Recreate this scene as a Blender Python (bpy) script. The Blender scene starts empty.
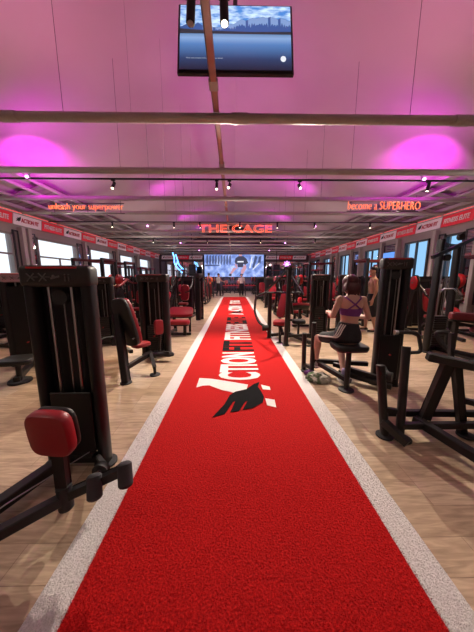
import bpy, bmesh, math, random
import numpy as np
from mathutils import Vector, Matrix, Quaternion
random.seed(7)
C = bpy.context.scene.collection
R = math.radians
V = Vector

# ------------------------------------------------------------------ materials
MATS = {}
def nmat(name):
    m = bpy.data.materials.new(name); m.use_nodes = True
    nt = m.node_tree
    return m, nt, nt.nodes['Principled BSDF']
def plain(name, col, rough=.5, metal=0., spec=.5, emit=None, es=1., coat=0., noise=0., nscale=30, bump=0.):
    m, nt, b = nmat(name)
    b.inputs['Base Color'].default_value = (*col, 1)
    b.inputs['Roughness'].default_value = rough
    b.inputs['Metallic'].default_value = metal
    b.inputs['Specular IOR Level'].default_value = spec
    b.inputs['Coat Weight'].default_value = coat
    if emit:
        b.inputs['Emission Color'].default_value = (*emit, 1)
        b.inputs['Emission Strength'].default_value = es
    tc = nt.nodes.new('ShaderNodeTexCoord'); n = nt.nodes.new('ShaderNodeTexNoise')
    n.inputs['Scale'].default_value = nscale; n.inputs['Detail'].default_value = 3
    nt.links.new(tc.outputs['Object'], n.inputs['Vector'])
    if noise:
        mx = nt.nodes.new('ShaderNodeMix'); mx.data_type = 'RGBA'
        mx.inputs[6].default_value = (*[c * (1 - noise) for c in col], 1)
        mx.inputs[7].default_value = (*[min(1, c * (1 + noise)) for c in col], 1)
        nt.links.new(n.outputs['Fac'], mx.inputs[0]); nt.links.new(mx.outputs[2], b.inputs['Base Color'])
    if bump:
        bp = nt.nodes.new('ShaderNodeBump'); bp.inputs['Strength'].default_value = bump
        bp.inputs['Distance'].default_value = .002
        nt.links.new(n.outputs['Fac'], bp.inputs['Height']); nt.links.new(bp.outputs['Normal'], b.inputs['Normal'])
    MATS[name] = m
    return m
blk = plain('black_powder', (.012, .011, .012), .45, spec=.35, noise=.15)
frame_m = plain('charcoal_frame', (.014, .012, .013), .42, spec=.35, noise=.12)
gloss = plain('gloss_black', (.010, .009, .011), .36, spec=.35, noise=.1)
panel_m = plain('smoke_panel', (.009, .007, .009), .4, spec=.3, noise=.2, nscale=6)
rubber = plain('rubber', (.02, .02, .022), .75, noise=.2, bump=.3, nscale=120)
foam = plain('foam', (.04, .04, .045), .85, noise=.25, bump=.6, nscale=200)
redv = plain('red_vinyl', (.27, .007, .016), .42, noise=.12, bump=.15, nscale=90)
redd = plain('dark_red_vinyl', (.13, .007, .015), .5, noise=.15)
redp = plain('red_paint', (.5, .015, .02), .3)
chrome = plain('chrome', (.42, .41, .42), .3, 1.)
stackm = plain('stack_grey', (.016, .015, .017), .45, .1, noise=.2)
whitep = plain('white_paint', (.75, .73, .72), .45)
greyp = plain('grey_plastic', (.3, .28, .29), .5)
icong = plain('icon_grey', (.11, .10, .10), .5)
shroudg = plain('shroud_grey', (.028, .024, .024), .5, spec=.35, noise=.15)
shroudp = plain('shroud_mauve', (.42, .28, .34), .5)
beamm = plain('beam_paint', (.40, .37, .34), .5, noise=.12, nscale=8)
traym = plain('cable_tray_paint', (.42, .2, .17), .6, noise=.15, nscale=10)
wallm = plain('wall_plaster', (.34, .29, .28), .8, noise=.08, nscale=3)
darkwall = plain('dark_wall', (.10, .06, .07), .8, noise=.2, nscale=3)
colm = plain('column_paint', (.42, .37, .34), .6, noise=.06)
wframe = plain('window_frame_dark', (.03, .028, .035), .4)
wframel = plain('window_frame_taupe', (.24, .2, .19), .5)
mirror = plain('mirror_glass', (.72, .66, .7), .04, 1.)
neon = plain('neon_red', (.9, .1, .05), .4, emit=(1, .13, .06), es=3)
stripm = plain('strip_red', (.9, .04, .05), .4, emit=(1, .03, .05), es=.9)
neonor = plain('neon_orange', (.9, .2, .08), .4, emit=(1, .22, .07), es=1.5)
neonb = plain('neon_blue', (.1, .4, .9), .4, emit=(.12, .42, 1), es=3.5)
neonv = plain('neon_violet', (.6, .2, .9), .4, emit=(.75, .25, 1), es=4)
magl = plain('magenta_lamp', (.9, .1, .9), .4, emit=(1, .3, 1), es=10)
warml = plain('warm_lamp', (1, .85, .6), .4, emit=(1, .85, .6), es=8)
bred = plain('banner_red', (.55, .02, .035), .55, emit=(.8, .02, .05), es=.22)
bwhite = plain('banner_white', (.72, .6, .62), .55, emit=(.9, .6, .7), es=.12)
skin_w = plain('skin_woman', (.58, .34, .27), .5, noise=.05)
skin_m = plain('skin_man', (.52, .29, .20), .5, noise=.05)
hairr = plain('hair_auburn', (.06, .009, .012), .5, noise=.5, nscale=60, bump=.8)
hairb = plain('hair_dark', (.02, .012, .01), .5, noise=.4, nscale=60)
purple = plain('purple_cloth', (.16, .035, .22), .7, noise=.2, nscale=80)
blackc = plain('black_cloth', (.012, .012, .016), .8, noise=.2)
whitec = plain('white_cloth', (.75, .73, .7), .8, noise=.1)
orangec = plain('orange_cloth', (.8, .16, .06), .8)
eyem = plain('eye_white', (.7, .7, .7), .3)
lipm = plain('lip', (.4, .12, .1), .5)
socks = plain('sock_violet', (.25, .2, .35), .8)
turfw = plain('turf_white_print', (.75, .72, .70), .9, noise=.2, nscale=60, bump=.5)
turfk = plain('turf_black_print', (.007, .007, .008), .95, spec=.1, noise=.4, nscale=60, bump=.5)
steel = plain('steel', (.35, .34, .34), .35, .9)

def turf_mat(name, c1, c2, bladed=False):
    m, nt, b = nmat(name)
    b.inputs['Roughness'].default_value = .9; b.inputs['Specular IOR Level'].default_value = .12
    L = nt.links
    tc = nt.nodes.new('ShaderNodeTexCoord')
    if bladed:
        g = nt.nodes.new('ShaderNodeNewGeometry'); fac = g.outputs['Random Per Island']
    else:
        n = nt.nodes.new('ShaderNodeTexNoise'); n.inputs['Scale'].default_value = 90; n.inputs['Detail'].default_value = 4
        L.new(tc.outputs['Object'], n.inputs['Vector']); fac = n.outputs['Fac']
        bp = nt.nodes.new('ShaderNodeBump'); bp.inputs['Strength'].default_value = .7; bp.inputs['Distance'].default_value = .01
        L.new(fac, bp.inputs['Height']); L.new(bp.outputs['Normal'], b.inputs['Normal'])
    r = nt.nodes.new('ShaderNodeValToRGB')
    r.color_ramp.elements[0].color = (*c1, 1); r.color_ramp.elements[1].color = (*c2, 1)
    if not bladed:
        r.color_ramp.elements[0].position = .3; r.color_ramp.elements[1].position = .7
    L.new(fac, r.inputs['Fac']); L.new(r.outputs['Color'], b.inputs['Base Color'])
    return m
turf_red = turf_mat('turf_red', (.27, .004, .006), (.64, .014, .013))
turf_redb = turf_mat('turf_red_blades', (.34, .005, .006), (.52, .010, .010), True)
turf_grey = turf_mat('turf_border', (.58, .55, .54), (.80, .77, .76))
turf_greyb = turf_mat('turf_border_blades', (.60, .57, .55), (.86, .83, .81), True)

def wood_mat():
    m, nt, b = nmat('oak_planks'); L = nt.links
    tc = nt.nodes.new('ShaderNodeTexCoord')
    mp = nt.nodes.new('ShaderNodeMapping'); L.new(tc.outputs['Object'], mp.inputs['Vector'])
    br = nt.nodes.new('ShaderNodeTexBrick'); L.new(mp.outputs['Vector'], br.inputs['Vector'])
    br.inputs['Scale'].default_value = 1; br.inputs['Brick Width'].default_value = 1.25; br.inputs['Row Height'].default_value = .19
    br.inputs['Mortar Size'].default_value = .002; br.inputs['Mortar Smooth'].default_value = .3
    br.offset = .37; br.offset_frequency = 3
    br.inputs['Color1'].default_value = (.44, .325, .215, 1); br.inputs['Color2'].default_value = (.58, .45, .32, 1)
    br.inputs['Mortar'].default_value = (.28, .19, .13, 1)
    mp2 = nt.nodes.new('ShaderNodeMapping'); mp2.inputs['Scale'].default_value = (1.2, 9, 1)
    L.new(tc.outputs['Object'], mp2.inputs['Vector'])
    n = nt.nodes.new('ShaderNodeTexNoise'); n.inputs['Scale'].default_value = 3.2; n.inputs['Detail'].default_value = 7; n.inputs['Distortion'].default_value = 1.2
    L.new(mp2.outputs['Vector'], n.inputs['Vector'])
    rp = nt.nodes.new('ShaderNodeValToRGB'); rp.color_ramp.elements[0].position = .3; rp.color_ramp.elements[1].position = .68
    rp.color_ramp.elements[0].color = (.60, .56, .54, 1); rp.color_ramp.elements[1].color = (1.06, 1.03, 1.0, 1)
    L.new(n.outputs['Fac'], rp.inputs['Fac'])
    mx = nt.nodes.new('ShaderNodeMix'); mx.data_type = 'RGBA'; mx.blend_type = 'MULTIPLY'; mx.inputs[0].default_value = 1
    L.new(br.outputs['Color'], mx.inputs[6]); L.new(rp.outputs['Color'], mx.inputs[7]); L.new(mx.outputs[2], b.inputs['Base Color'])
    b.inputs['Roughness'].default_value = .42; b.inputs['Specular IOR Level'].default_value = .4
    return m
wood = wood_mat()

def ceil_mat():
    m, nt, b = nmat('ceiling_membrane'); L = nt.links
    tc = nt.nodes.new('ShaderNodeTexCoord'); n = nt.nodes.new('ShaderNodeTexNoise')
    n.inputs['Scale'].default_value = .7; n.inputs['Detail'].default_value = 5
    L.new(tc.outputs['Object'], n.inputs['Vector'])
    rp = nt.nodes.new('ShaderNodeValToRGB')
    rp.color_ramp.elements[0].color = (.50, .39, .43, 1); rp.color_ramp.elements[1].color = (.62, .51, .54, 1)
    L.new(n.outputs['Fac'], rp.inputs['Fac']); L.new(rp.outputs['Color'], b.inputs['Base Color'])
    b.inputs['Roughness'].default_value = .7
    return m
ceilm = ceil_mat()

def mix_screen(name, build, es):
    m = bpy.data.materials.new(name); m.use_nodes = True; nt = m.node_tree
    b = nt.nodes['Principled BSDF']; b.inputs['Base Color'].default_value = (.01, .01, .01, 1); b.inputs['Roughness'].default_value = .25
    col = build(nt); nt.links.new(col, b.inputs['Emission Color']); b.inputs['Emission Strength'].default_value = es
    return m
def sky_img(nt):      # sky with clouds, object z runs up the screen
    L = nt.links
    tc = nt.nodes.new('ShaderNodeTexCoord'); mp = nt.nodes.new('ShaderNodeMapping'); mp.inputs['Scale'].default_value = (1.5, 1, 5)
    L.new(tc.outputs['Object'], mp.inputs['Vector'])
    n = nt.nodes.new('ShaderNodeTexNoise'); n.inputs['Scale'].default_value = 4; n.inputs['Detail'].default_value = 6
    L.new(mp.outputs['Vector'], n.inputs['Vector'])
    r = nt.nodes.new('ShaderNodeValToRGB'); r.color_ramp.elements[0].position = .38; r.color_ramp.elements[1].position = .62
    r.color_ramp.elements[0].color = (.05, .22, .62, 1); r.color_ramp.elements[1].color = (.6, .78, .95, 1)
    L.new(n.outputs['Fac'], r.inputs['Fac'])
    return r.outputs['Color']
def lake_img(nt):
    L = nt.links
    tc = nt.nodes.new('ShaderNodeTexCoord'); s = nt.nodes.new('ShaderNodeSeparateXYZ'); L.new(tc.outputs['Object'], s.inputs[0])
    mr = nt.nodes.new('ShaderNodeMapRange'); mr.inputs[1].default_value = -.40; mr.inputs[2].default_value = .06
    L.new(s.outputs['Z'], mr.inputs[0])
    r = nt.nodes.new('ShaderNodeValToRGB')
    e = r.color_ramp.elements
    e[0].color = (.008, .012, .03, 1); e[1].color = (.10, .2, .42, 1)
    k = e.new(.3); k.color = (.02, .05, .14, 1)
    k = e.new(.68); k.color = (.08, .22, .52, 1)
    k = e.new(.85); k.color = (.25, .42, .72, 1)
    L.new(mr.outputs[0], r.inputs['Fac'])
    return r.outputs['Color']
def gym_img(nt):
    L = nt.links
    tc = nt.nodes.new('ShaderNodeTexCoord'); n = nt.nodes.new('ShaderNodeTexNoise')
    n.inputs['Scale'].default_value = 1.6; n.inputs['Detail'].default_value = 5; L.new(tc.outputs['Object'], n.inputs['Vector'])
    r = nt.nodes.new('ShaderNodeValToRGB'); r.color_ramp.elements[0].position = .36; r.color_ramp.elements[1].position = .66
    r.color_ramp.elements[0].color = (.10, .16, .45, 1); r.color_ramp.elements[1].color = (.42, .52, .85, 1)
    k = r.color_ramp.elements.new(.5); k.color = (.2, .3, .66, 1)
    L.new(n.outputs['Fac'], r.inputs['Fac'])
    return r.outputs['Color']
greyp2 = plain('screen_pale', (.02, .02, .02), .4, emit=(.4, .45, .55), es=1.)
scr_sky = mix_screen('screen_sky', sky_img, 1.2)
scr_lake = mix_screen('screen_lake', lake_img, 1.0)
scr_gym = mix_screen('screen_gym', gym_img, 1.3)
def em(name, c, s=1.): return plain(name, (.02, .02, .02), .4, emit=c, es=s)
scr_mtn = em('screen_mountain', (.03, .10, .33)); scr_snow = em('screen_snow', (.22, .36, .66)); scr_shore = em('screen_shore', (.02, .03, .04))
scr_white = em('screen_white', (.85, .88, .95)); scr_black = em('screen_black', (.015, .015, .04)); scr_skin = em('screen_skin', (.62, .3, .36))
scr_grey = em('screen_grey', (.06, .09, .22)); scr_blue = em('screen_blue', (.1, .3, .85), 1.2)

def glass_mat():
    m, nt, b = nmat('window_glass')
    b.inputs['Base Color'].default_value = (.95, .97, 1, 1); b.inputs['Roughness'].default_value = .02
    b.inputs['IOR'].default_value = 1.02; b.inputs['Transmission Weight'].default_value = 1.
    return m
glass = glass_mat()

# ------------------------------------------------------------------ mesh builder
def smooth_pts(pts, r, n=5):
    pts = [V(p) for p in pts]
    if r <= 0 or len(pts) < 3: return pts
    out = [pts[0]]
    for i in range(1, len(pts) - 1):
        a, b, c = pts[i - 1], pts[i], pts[i + 1]
        d1 = (a - b); d2 = (c - b); rr = min(r, d1.length * .48, d2.length * .48)
        p = b + d1.normalized() * rr; q = b + d2.normalized() * rr
        for k in range(n + 1):
            t = k / n
            out.append(p * (1 - t) ** 2 + b * 2 * t * (1 - t) + q * t * t)
    out.append(pts[-1]); return out
def basis(d, up=(0, 0, 1)):
    d = V(d).normalized(); up = V(up)
    if abs(d.dot(up.normalized())) > .98: up = V((0, 1, 0)) if abs(d.y) < .9 else V((1, 0, 0))
    x = d.cross(up).normalized(); y = x.cross(d).normalized()
    return x, y, d
class MB:
    def __init__(s, M=None): s.bm = bmesh.new(); s.M = M or Matrix()
    def tf(s, vs):
        for v in vs: v.co = s.M @ v.co
    def box(s, c, size, rot=None, bev=0., seg=1):
        r = bmesh.ops.create_cube(s.bm, size=1); vs = r['verts']
        A = Matrix.Translation(V(c)) @ (rot.to_4x4() if rot else Matrix()) @ Matrix.Diagonal((*size, 1))
        for v in vs: v.co = A @ v.co
        if bev:
            es = list({e for v in vs for e in v.link_edges})
            b = bmesh.ops.bevel(s.bm, geom=es, offset=bev, segments=seg, profile=.5, affect='EDGES')
            vs = list({v for f in b['faces'] for v in f.verts} | {v for v in vs if v.is_valid})
        s.tf(vs); return s
    def bar(s, p0, p1, w, h, up=(0, 0, 1), bev=0.):
        p0, p1 = V(p0), V(p1); x, y, d = basis(p1 - p0, up)
        rot = Matrix((x, y, d)).transposed()
        return s.box((p0 + p1) / 2, (w, h, (p1 - p0).length), rot, bev)
    def ring(s, secs, cap=True):
        prev = None; first = None
        for sec in secs:
            cur = [s.bm.verts.new(s.M @ V(p)) for p in sec]
            if prev:
                n = len(cur)
                for i in range(n): s.bm.faces.new((prev[i], prev[(i + 1) % n], cur[(i + 1) % n], cur[i]))
            else: first = cur
            prev = cur
        if cap:
            s.bm.faces.new(first[::-1]); s.bm.faces.new(prev)
        return s
    def cyl(s, p0, p1, r0, r1=None, n=16, rings=None):
        p0, p1 = V(p0), V(p1); r1 = r0 if r1 is None else r1; x, y, d = basis(p1 - p0)
        prof = rings or [(0, r0), (1, r1)]
        secs = []
        for t, r in prof:
            c = p0.lerp(p1, t)
            secs.append([c + x * math.cos(2 * math.pi * k / n) * r + y * math.sin(2 * math.pi * k / n) * r for k in range(n)])
        return s.ring(secs)
    def tube(s, pts, r, fil=.0, n=10, sx=1., close=False):
        pts = smooth_pts(pts, fil); secs = []; x = None
        for i, p in enumerate(pts):
            a = pts[max(i - 1, 0)]; b = pts[min(i + 1, len(pts) - 1)]; d = (b - a).normalized()
            if x is None: x, y, _ = basis(d)
            x = (x - d * x.dot(d)).normalized(); y = d.cross(x)
            secs.append([p + x * math.cos(2 * math.pi * k / n) * r * sx + y * math.sin(2 * math.pi * k / n) * r for k in range(n)])
        return s.ring(secs)
    def oval(s, p0, p1, a, b, n=20, e=2.6, xdir=(1, 0, 0)):
        p0, p1 = V(p0), V(p1); d = (p1 - p0).normalized(); x = V(xdir); x = (x - d * x.dot(d)).normalized(); y = d.cross(x)
        def sup(t):
            c, q = math.cos(t), math.sin(t)
            return math.copysign(abs(c) ** (2 / e), c) * a, math.copysign(abs(q) ** (2 / e), q) * b
        secs = []
        for p in (p0, p1):
            secs.append([p + x * sup(2 * math.pi * k / n)[0] + y * sup(2 * math.pi * k / n)[1] for k in range(n)])
        return s.ring(secs)
    def pad(s, c, size, rot=None, e=4.2, n=24, m=5, puff=.5):
        """rounded upholstered cushion: superellipse outline in local x,y; thickness z"""
        rot = rot or Matrix.Identity(3); c = V(c); a, b, t = size[0] / 2, size[1] / 2, size[2] / 2
        secs = []
        prof = [(-1, .80), (-.92, .90), (-.6, .985), (0, 1), (.6, .985), (.92, .90), (1, .80)]
        for z, k in prof:
            sec = []
            for i in range(n):
                th = 2 * math.pi * i / n; cc, ss = math.cos(th), math.sin(th)
                px = math.copysign(abs(cc) ** (2 / e), cc) * (a - (1 - k) * t * 2.2); py = math.copysign(abs(ss) ** (2 / e), ss) * (b - (1 - k) * t * 2.2)
                sec.append(c + rot @ V((px, py, z * t)))
            secs.append(sec)
        return s.ring(secs)
    def ell(s, c, rad, rot=None, u=14, v=9):
        r = bmesh.ops.create_uvsphere(s.bm, u_segments=u, v_segments=v, radius=1)
        A = Matrix.Translation(V(c)) @ (rot.to_4x4() if rot else Matrix()) @ Matrix.Diagonal((*rad, 1))
        for q in r['verts']: q.co = s.M @ (A @ q.co)
        return s
    def poly(s, pts, th=(0, 0, .004)):
        th = V(th); a = [s.bm.verts.new(s.M @ V(p)) for p in pts]; b = [s.bm.verts.new(s.M @ (V(p) + th)) for p in pts]
        n = len(a); s.bm.faces.new(a[::-1]); s.bm.faces.new(b)
        for i in range(n): s.bm.faces.new((a[i], a[(i + 1) % n], b[(i + 1) % n], b[i]))
        return s
    def capsule(s, p0, p1, r0, r1=None):
        r1 = r0 if r1 is None else r1
        s.cyl(p0, p1, r0, r1, 14); s.ell(p0, (r0,) * 3); s.ell(p1, (r1,) * 3); return s
    def build(s, name, m, parent=None, loc=None, ang=35):
        bmesh.ops.recalc_face_normals(s.bm, faces=s.bm.faces[:])
        if loc is not None:
            for v in s.bm.verts: v.co -= V(loc)
        me = bpy.data.meshes.new(name); s.bm.to_mesh(me); s.bm.free()
        me.materials.append(m)
        me.shade_smooth(); me.set_sharp_from_angle(angle=R(ang))
        o = bpy.data.objects.new(name, me); C.objects.link(o)
        if loc is not None: o.location = loc
        if parent: o.parent = parent
        return o
def tag(o, label=None, cat=None, group=None, kind=None):
    if label: o['label'] = label
    if cat: o['category'] = cat
    if group: o['group'] = group
    if kind: o['kind'] = kind
    return o
def thing(name, label, cat, loc=(0, 0, 0), rz=0., group=None):
    o = bpy.data.objects.new(name, None); C.objects.link(o); o.empty_display_size = .1
    o.location = loc; o.rotation_euler = (0, 0, rz)
    return tag(o, label, cat, group)
def struct(o): o['kind'] = 'structure'; return o
def copy_tree(o, parent=None):
    c = o.copy(); C.objects.link(c)
    if parent: c.parent = parent
    for ch in list(o.children): copy_tree(ch, c)
    return c
def rotm(x=0, y=0, z=0): return (Matrix.Rotation(R(z), 3, 'Z') @ Matrix.Rotation(R(y), 3, 'Y') @ Matrix.Rotation(R(x), 3, 'X'))

def text_mesh(name, word, w, h, M, m, parent=None, offset=0., outline=0., shear=0., thick=.002):
    cu = bpy.data.curves.new(name, 'FONT'); cu.body = word; cu.size = 1; cu.offset = offset; cu.shear = shear; cu.resolution_u = 3
    if outline: cu.fill_mode = 'NONE'; cu.bevel_depth = outline; cu.bevel_resolution = 1
    else: cu.extrude = .01
    t = bpy.data.objects.new('tmp', cu); C.objects.link(t)
    dg = bpy.context.evaluated_depsgraph_get()
    me = bpy.data.meshes.new_from_object(t.evaluated_get(dg))
    bpy.data.objects.remove(t); bpy.data.curves.remove(cu)
    co = np.empty(len(me.vertices) * 3); me.vertices.foreach_get('co', co); co = co.reshape(-1, 3)
    mn, mx = co.min(0), co.max(0)
    co[:, 0] = (co[:, 0] - mn[0]) / (mx[0] - mn[0]) * w; co[:, 1] = (co[:, 1] - mn[1]) / (mx[1] - mn[1]) * h
    zs = mx[2] - mn[2]; co[:, 2] = (co[:, 2] - mn[2]) / zs * thick
    A = np.array(M); co = co @ A[:3, :3].T + A[:3, 3]
    me.vertices.foreach_set('co', co.ravel()); me.update()
    me.materials.clear(); me.materials.append(m)
    o = bpy.data.objects.new(name, me); C.objects.link(o)
    if parent: o.parent = parent
    return o
def frame_M(o, x, y):     # matrix mapping text x,y to world vectors
    x = V(x).normalized(); y = V(y).normalized(); z = x.cross(y)
    M = Matrix((x, y, z)).transposed().to_4x4(); M.translation = V(o); return M

ORD = ['first', 'second', 'third', 'fourth', 'fifth', 'sixth', 'seventh', 'eighth', 'ninth', 'tenth', 'eleventh', 'twelfth', 'thirteenth', 'fourteenth', 'fifteenth', 'sixteenth']

# ------------------------------------------------------------------ room shell
WX, Y0, Y1, EZ, RZ = 8.0, -3.0, 26.0, 4.05, 6.95
struct(MB().box((0, 11.5, -.05), (16.4, 29.4, .1)).build('floor', wood))
def wall_side(sx, wins, z0, z1, name):
    mb = MB(); x = sx * (WX + .1)
    ys = [Y0]
    for a, b in wins: ys += [a, b]
    ys.append(Y1)
    mb.box((x, (Y0 + Y1) / 2, z0 / 2), (.2, Y1 - Y0, z0)); mb.box((x, (Y0 + Y1) / 2, (z1 + EZ) / 2), (.2, Y1 - Y0, EZ - z1))
    for i in range(0, len(ys), 2): mb.box((x, (ys[i] + ys[i + 1]) / 2, (z0 + z1) / 2), (.2, ys[i + 1] - ys[i], z1 - z0))
    struct(mb.build(name, wallm))
LW = [(2.85, 5.35), (6.40, 8.90), (9.96, 12.46), (13.52, 16.02), (17.0, 19.5), (20.5, 23.0)]
RW = [(4.1, 5.5), (8.45, 9.22), (9.97, 11.37), (13.36, 14.76), (16.75, 18.15), (20.1, 21.5), (23.4, 24.8)]
wall_side(-1, LW, 1.45, 3.06, 'wall_left'); wall_side(1, RW, 1.45, 3.06, 'wall_right')
mb = MB()
for y, nm in ((Y1 + .1, 'wall_back'), (Y0 - .1, 'wall_front')):
    pts = [(-WX, y, 0), (WX, y, 0), (WX, y, EZ), (0, y, RZ), (-WX, y, EZ)]
    struct(MB().poly([(p[0], p[1] - .1, p[2]) for p in pts], (0, .2, 0)).build(nm, darkwall if nm == 'wall_back' else wallm))
mb = MB()
for sx in (-1, 1):
    mb.ring([[(sx * (WX + .2), yy, EZ), (0, yy, RZ), (0, yy, RZ + .1), (sx * (WX + .2), yy, EZ + .1)] for yy in (Y0 - .2, Y1 + .2)])
struct(mb.build('ceiling', ceilm))
for sx, nm in ((-1, 'baseboard_left'), (1, 'baseboard_right')):
    struct(MB().box((sx * 7.985, 11.5, .06), (.03, 29, .12), bev=.005).build(nm, wframe))
wn = 0
for sx, wins in ((-1, LW), (1, RW)):
    for a, b in wins:
        wn += 1
        fm = wframel if sx < 0 else wframe; x = sx * 8.0; t = .07
        mb = MB()
        for yy in (a + t / 2, b - t / 2): mb.box((x, yy, 2.255), (.12, t, 1.61))
        for zz in (1.45 + t / 2, 3.06 - t / 2): mb.box((x, (a + b) / 2, zz), (.12, b - a, t))
        if sx < 0:
            mb.box((x, (a + b) / 2, 2.32), (.08, b - a, .06)); mb.box((x, (a + b) / 2, 1.88), (.06, .05, .86))
        elif b - a > 1: mb.box((x, (a + b) / 2, 2.255), (.08, .07, 1.5))
        w = struct(mb.build('window_%d' % wn, fm))
        MB().box((sx * 8.02, (a + b) / 2, 2.255), (.008, b - a - .1, 1.52)).build('window_pane', glass, w)
        MB().box((sx * 7.96, (a + b) / 2, 1.43), (.16, b - a + .1, .04), bev=.008).build('window_sill', wframel, w)
# transverse beams
BY = [-1.2, .6, 4.0, 5.8, 7.7, 9.35, 11.1, 12.9, 14.6, 16.4, 18.2, 20, 21.8, 23.6, 25.2]
tn = 0
for i, y in enumerate(BY):
    tn += 1
    mb = MB().tube([(-7.98, y, 3.85), (7.98, y, 3.85)], .066, n=16)
    if i in (2, 4):
        for x in (-3.4, .02, 3.4): mb.cyl((x - .12, y, 3.85), (x + .12, y, 3.85), .075, n=16)
    t = struct(mb.build('trim_%d' % tn, beamm))
    if y > 3:
        mb = MB()
        for x in (-2.6, -1.6, 2.6):
            mb.tube([(x, y, 3.9), (x, y, RZ - abs(x) * .3625)], .0035 if abs(x) > 2 else .0015, n=6)
        mb.build('hanger_wire', wframe, t)
# longitudinal purlins under the roof + sloping rafters near the eaves
for x in (-7.35, -6.75, -6.3, 6.3, 6.75, 7.35):
    tn += 1
    z = 4.0 + (7.97 - abs(x)) * .3 - .06
    struct(MB().tube([(x, 7.4, z), (x, 25.95, z)], .055, n=10).build('trim_%d' % tn, beamm))
for sx in (-1, 1):     # added dark corrugated panels standing in for the ceiling shading beside the eaves
    tn += 1; mb = MB()
    n_ = 60; ys = [8.5 + 17.4 * i / n_ for i in range(n_ + 1)]
    for a_, b_ in zip(ys, ys[1:]):
        mb.ring([[(sx * 7.97, yy, 4.0), (sx * 6.3, yy, 4.5), (sx * 6.3, yy, 4.54), (sx * 7.97, yy, 4.04)] for yy in (a_, b_ - .05)])
    mb.ring([[(sx * 7.97, yy, 4.03), (sx * 6.3, yy, 4.53), (sx * 6.3, yy, 4.55), (sx * 7.97, yy, 4.05)] for yy in (8.5, 25.9)])
    struct(mb.build('trim_%d' % tn, wframel))
# wall columns
cols = [(-1, 5.88), (-1, 9.25), (-1, 9.52), (-1, 12.98), (-1, 16.5), (-1, 20.0), (-1, 23.5), (1, 7.9), (1, 9.6), (1, 11.75), (1, 13.0), (1, 15.2), (1, 16.35), (1, 18.6), (1, 19.7), (1, 22)]
for sx, y in cols:
    tn += 1
    struct(MB().box((sx * 7.9, y, 1.65), (.2, .16 if sx < 0 else .14, 3.3), bev=.01).build('trim_%d' % tn, colm))
# magenta-lit header strip above the banners
for sx in (-1, 1):
    tn += 1
    struct(MB().box((sx * 7.88, 11.5, 3.98), (.2, 28.8, .12), bev=.01).build('trim_%d' % tn, beamm))

# mirrors on the side walls and far wall
def mirror_panel(c, w, h, nx, label, rims=True):
    t = thing('wall_mirror', label, 'mirror', c, 0)
    if nx:
        MB().box((0, 0, 0), (.02, w, h)).build('mirror_glass', mirror, t)
        mb = MB()
        for s in (-1, 1):
            mb.box((0, s * w / 2, 0), (.05, .05, h + .05)); mb.box((0, 0, s * h / 2), (.05, w, .05))
    else:
        MB().box((0, 0, 0), (w, .02, h)).build('mirror_glass', mirror, t)
        mb = MB()
        for s in (-1, 1):
            mb.box((s * w / 2, 0, 0), (.05, .05, h + .05)); mb.box((0, 0, s * h / 2), (w, .05, .05))
    mb.build('mirror_frame', wframe, t)
for i, (a, b) in enumerate([(8.98, 9.16), (9.62, 9.9), (12.52, 12.88), (13.08, 13.44), (16.1, 16.4), (16.6, 16.9), (19.6, 19.9), (20.1, 20.4)]):
    mirror_panel((-7.97, (a + b) / 2, 2.0), b - a, 2.3, True, 'narrow mirror strip between the left wall windows, %s from the camera' % ORD[i])
for i, (a, b) in enumerate([(6.6, 7.8), (8.0, 8.4), (9.28, 9.5), (11.84, 12.9), (15.3, 16.25), (18.7, 19.6), (22.1, 23.2)]):
    mirror_panel((7.97, (a + b) / 2, 1.85), b - a, 2.5, True, 'dark framed mirror between the right wall windows, %s from the camera' % ORD[i])
for i, (a, b) in enumerate([(-7.8, -5.6), (-5.5, -3.35), (3.35, 5.5), (5.6, 7.8)]):
    mirror_panel(((a + b) / 2, 25.96, 1.75), b - a, 2.8, False, 'tall mirror panel on the far wall, %s from the left' % ORD[i])

# ------------------------------------------------------------------ banners
def bird(mb, o, x, y, s, n):
    pts = [(0, .1), (.3, .35), (.1, .45), (.45, .55), (.3, .65), (.75, .75), (1, .95), (.95, .6), (.8, .3), (.55, .15), (.35, .2)]
    mb.poly([V(o) + V(x) * (p[0] * s) + V(y) * (p[1] * s) for p in pts], n)
def banner(p, xd, length, h, red, nth, wallname):
    n = V((0, 0, 1)).cross(V(xd)) * -1
    word = 'FITNESS ELITE' if red else 'ACTION FIT'
    lab = '%s banner panel reading %s on the %s, %s such from the %s' % ('red' if red else 'white', word, wallname, ORD[nth], 'camera' if wallname != 'far wall' else 'left')
    t = thing('wall_banner', lab, 'banner', p, 0)
    xd = V(xd); up = V((0, 0, 1)); sl = .06
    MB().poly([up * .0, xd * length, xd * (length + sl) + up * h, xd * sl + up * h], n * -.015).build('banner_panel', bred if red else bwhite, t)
    # n points into the wall; lettering sits on the room side
    nn = xd.cross(up)
    M = frame_M(nn * .006 + xd * length * (.10 if red else .26) + up * h * (.28 if red else .3), xd, up)
    text_mesh('lettering', word, length * (.82 if red else .66), h * (.45 if red else .42), M, whitep if red else redp, t, offset=.03, shear=.25, thick=.008)
    if not red:
        mb = MB(); bird(mb, nn * .006 + xd * length * .08 + up * h * .25, xd, up, h * .62, nn * .008); mb.build('wing_emblem', blk, t)
Yb = 2.5; k = 0; nr = nw = 0
while Yb < 25.5:
    L_ = 1.28
    for sx in (-1, 1):
        red = (k % 2 == 0)
        # text always reads left to right seen from the room
        if sx < 0: p = (-7.86, Yb + .02, 3.36); xd = (0, 1, 0)
        else: p = (7.86, Yb + L_ + .5, 3.36); xd = (0, -1, 0)
        if sx > 0 and p[1] > 25.9: continue
        banner(p, xd, L_ - .04, .38, red, nr if red else nw, 'left wall' if sx < 0 else 'right wall')
    if red: nr += 1
    else: nw += 1
    k += 1; Yb += L_
k = 0; nr = nw = 0
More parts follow.
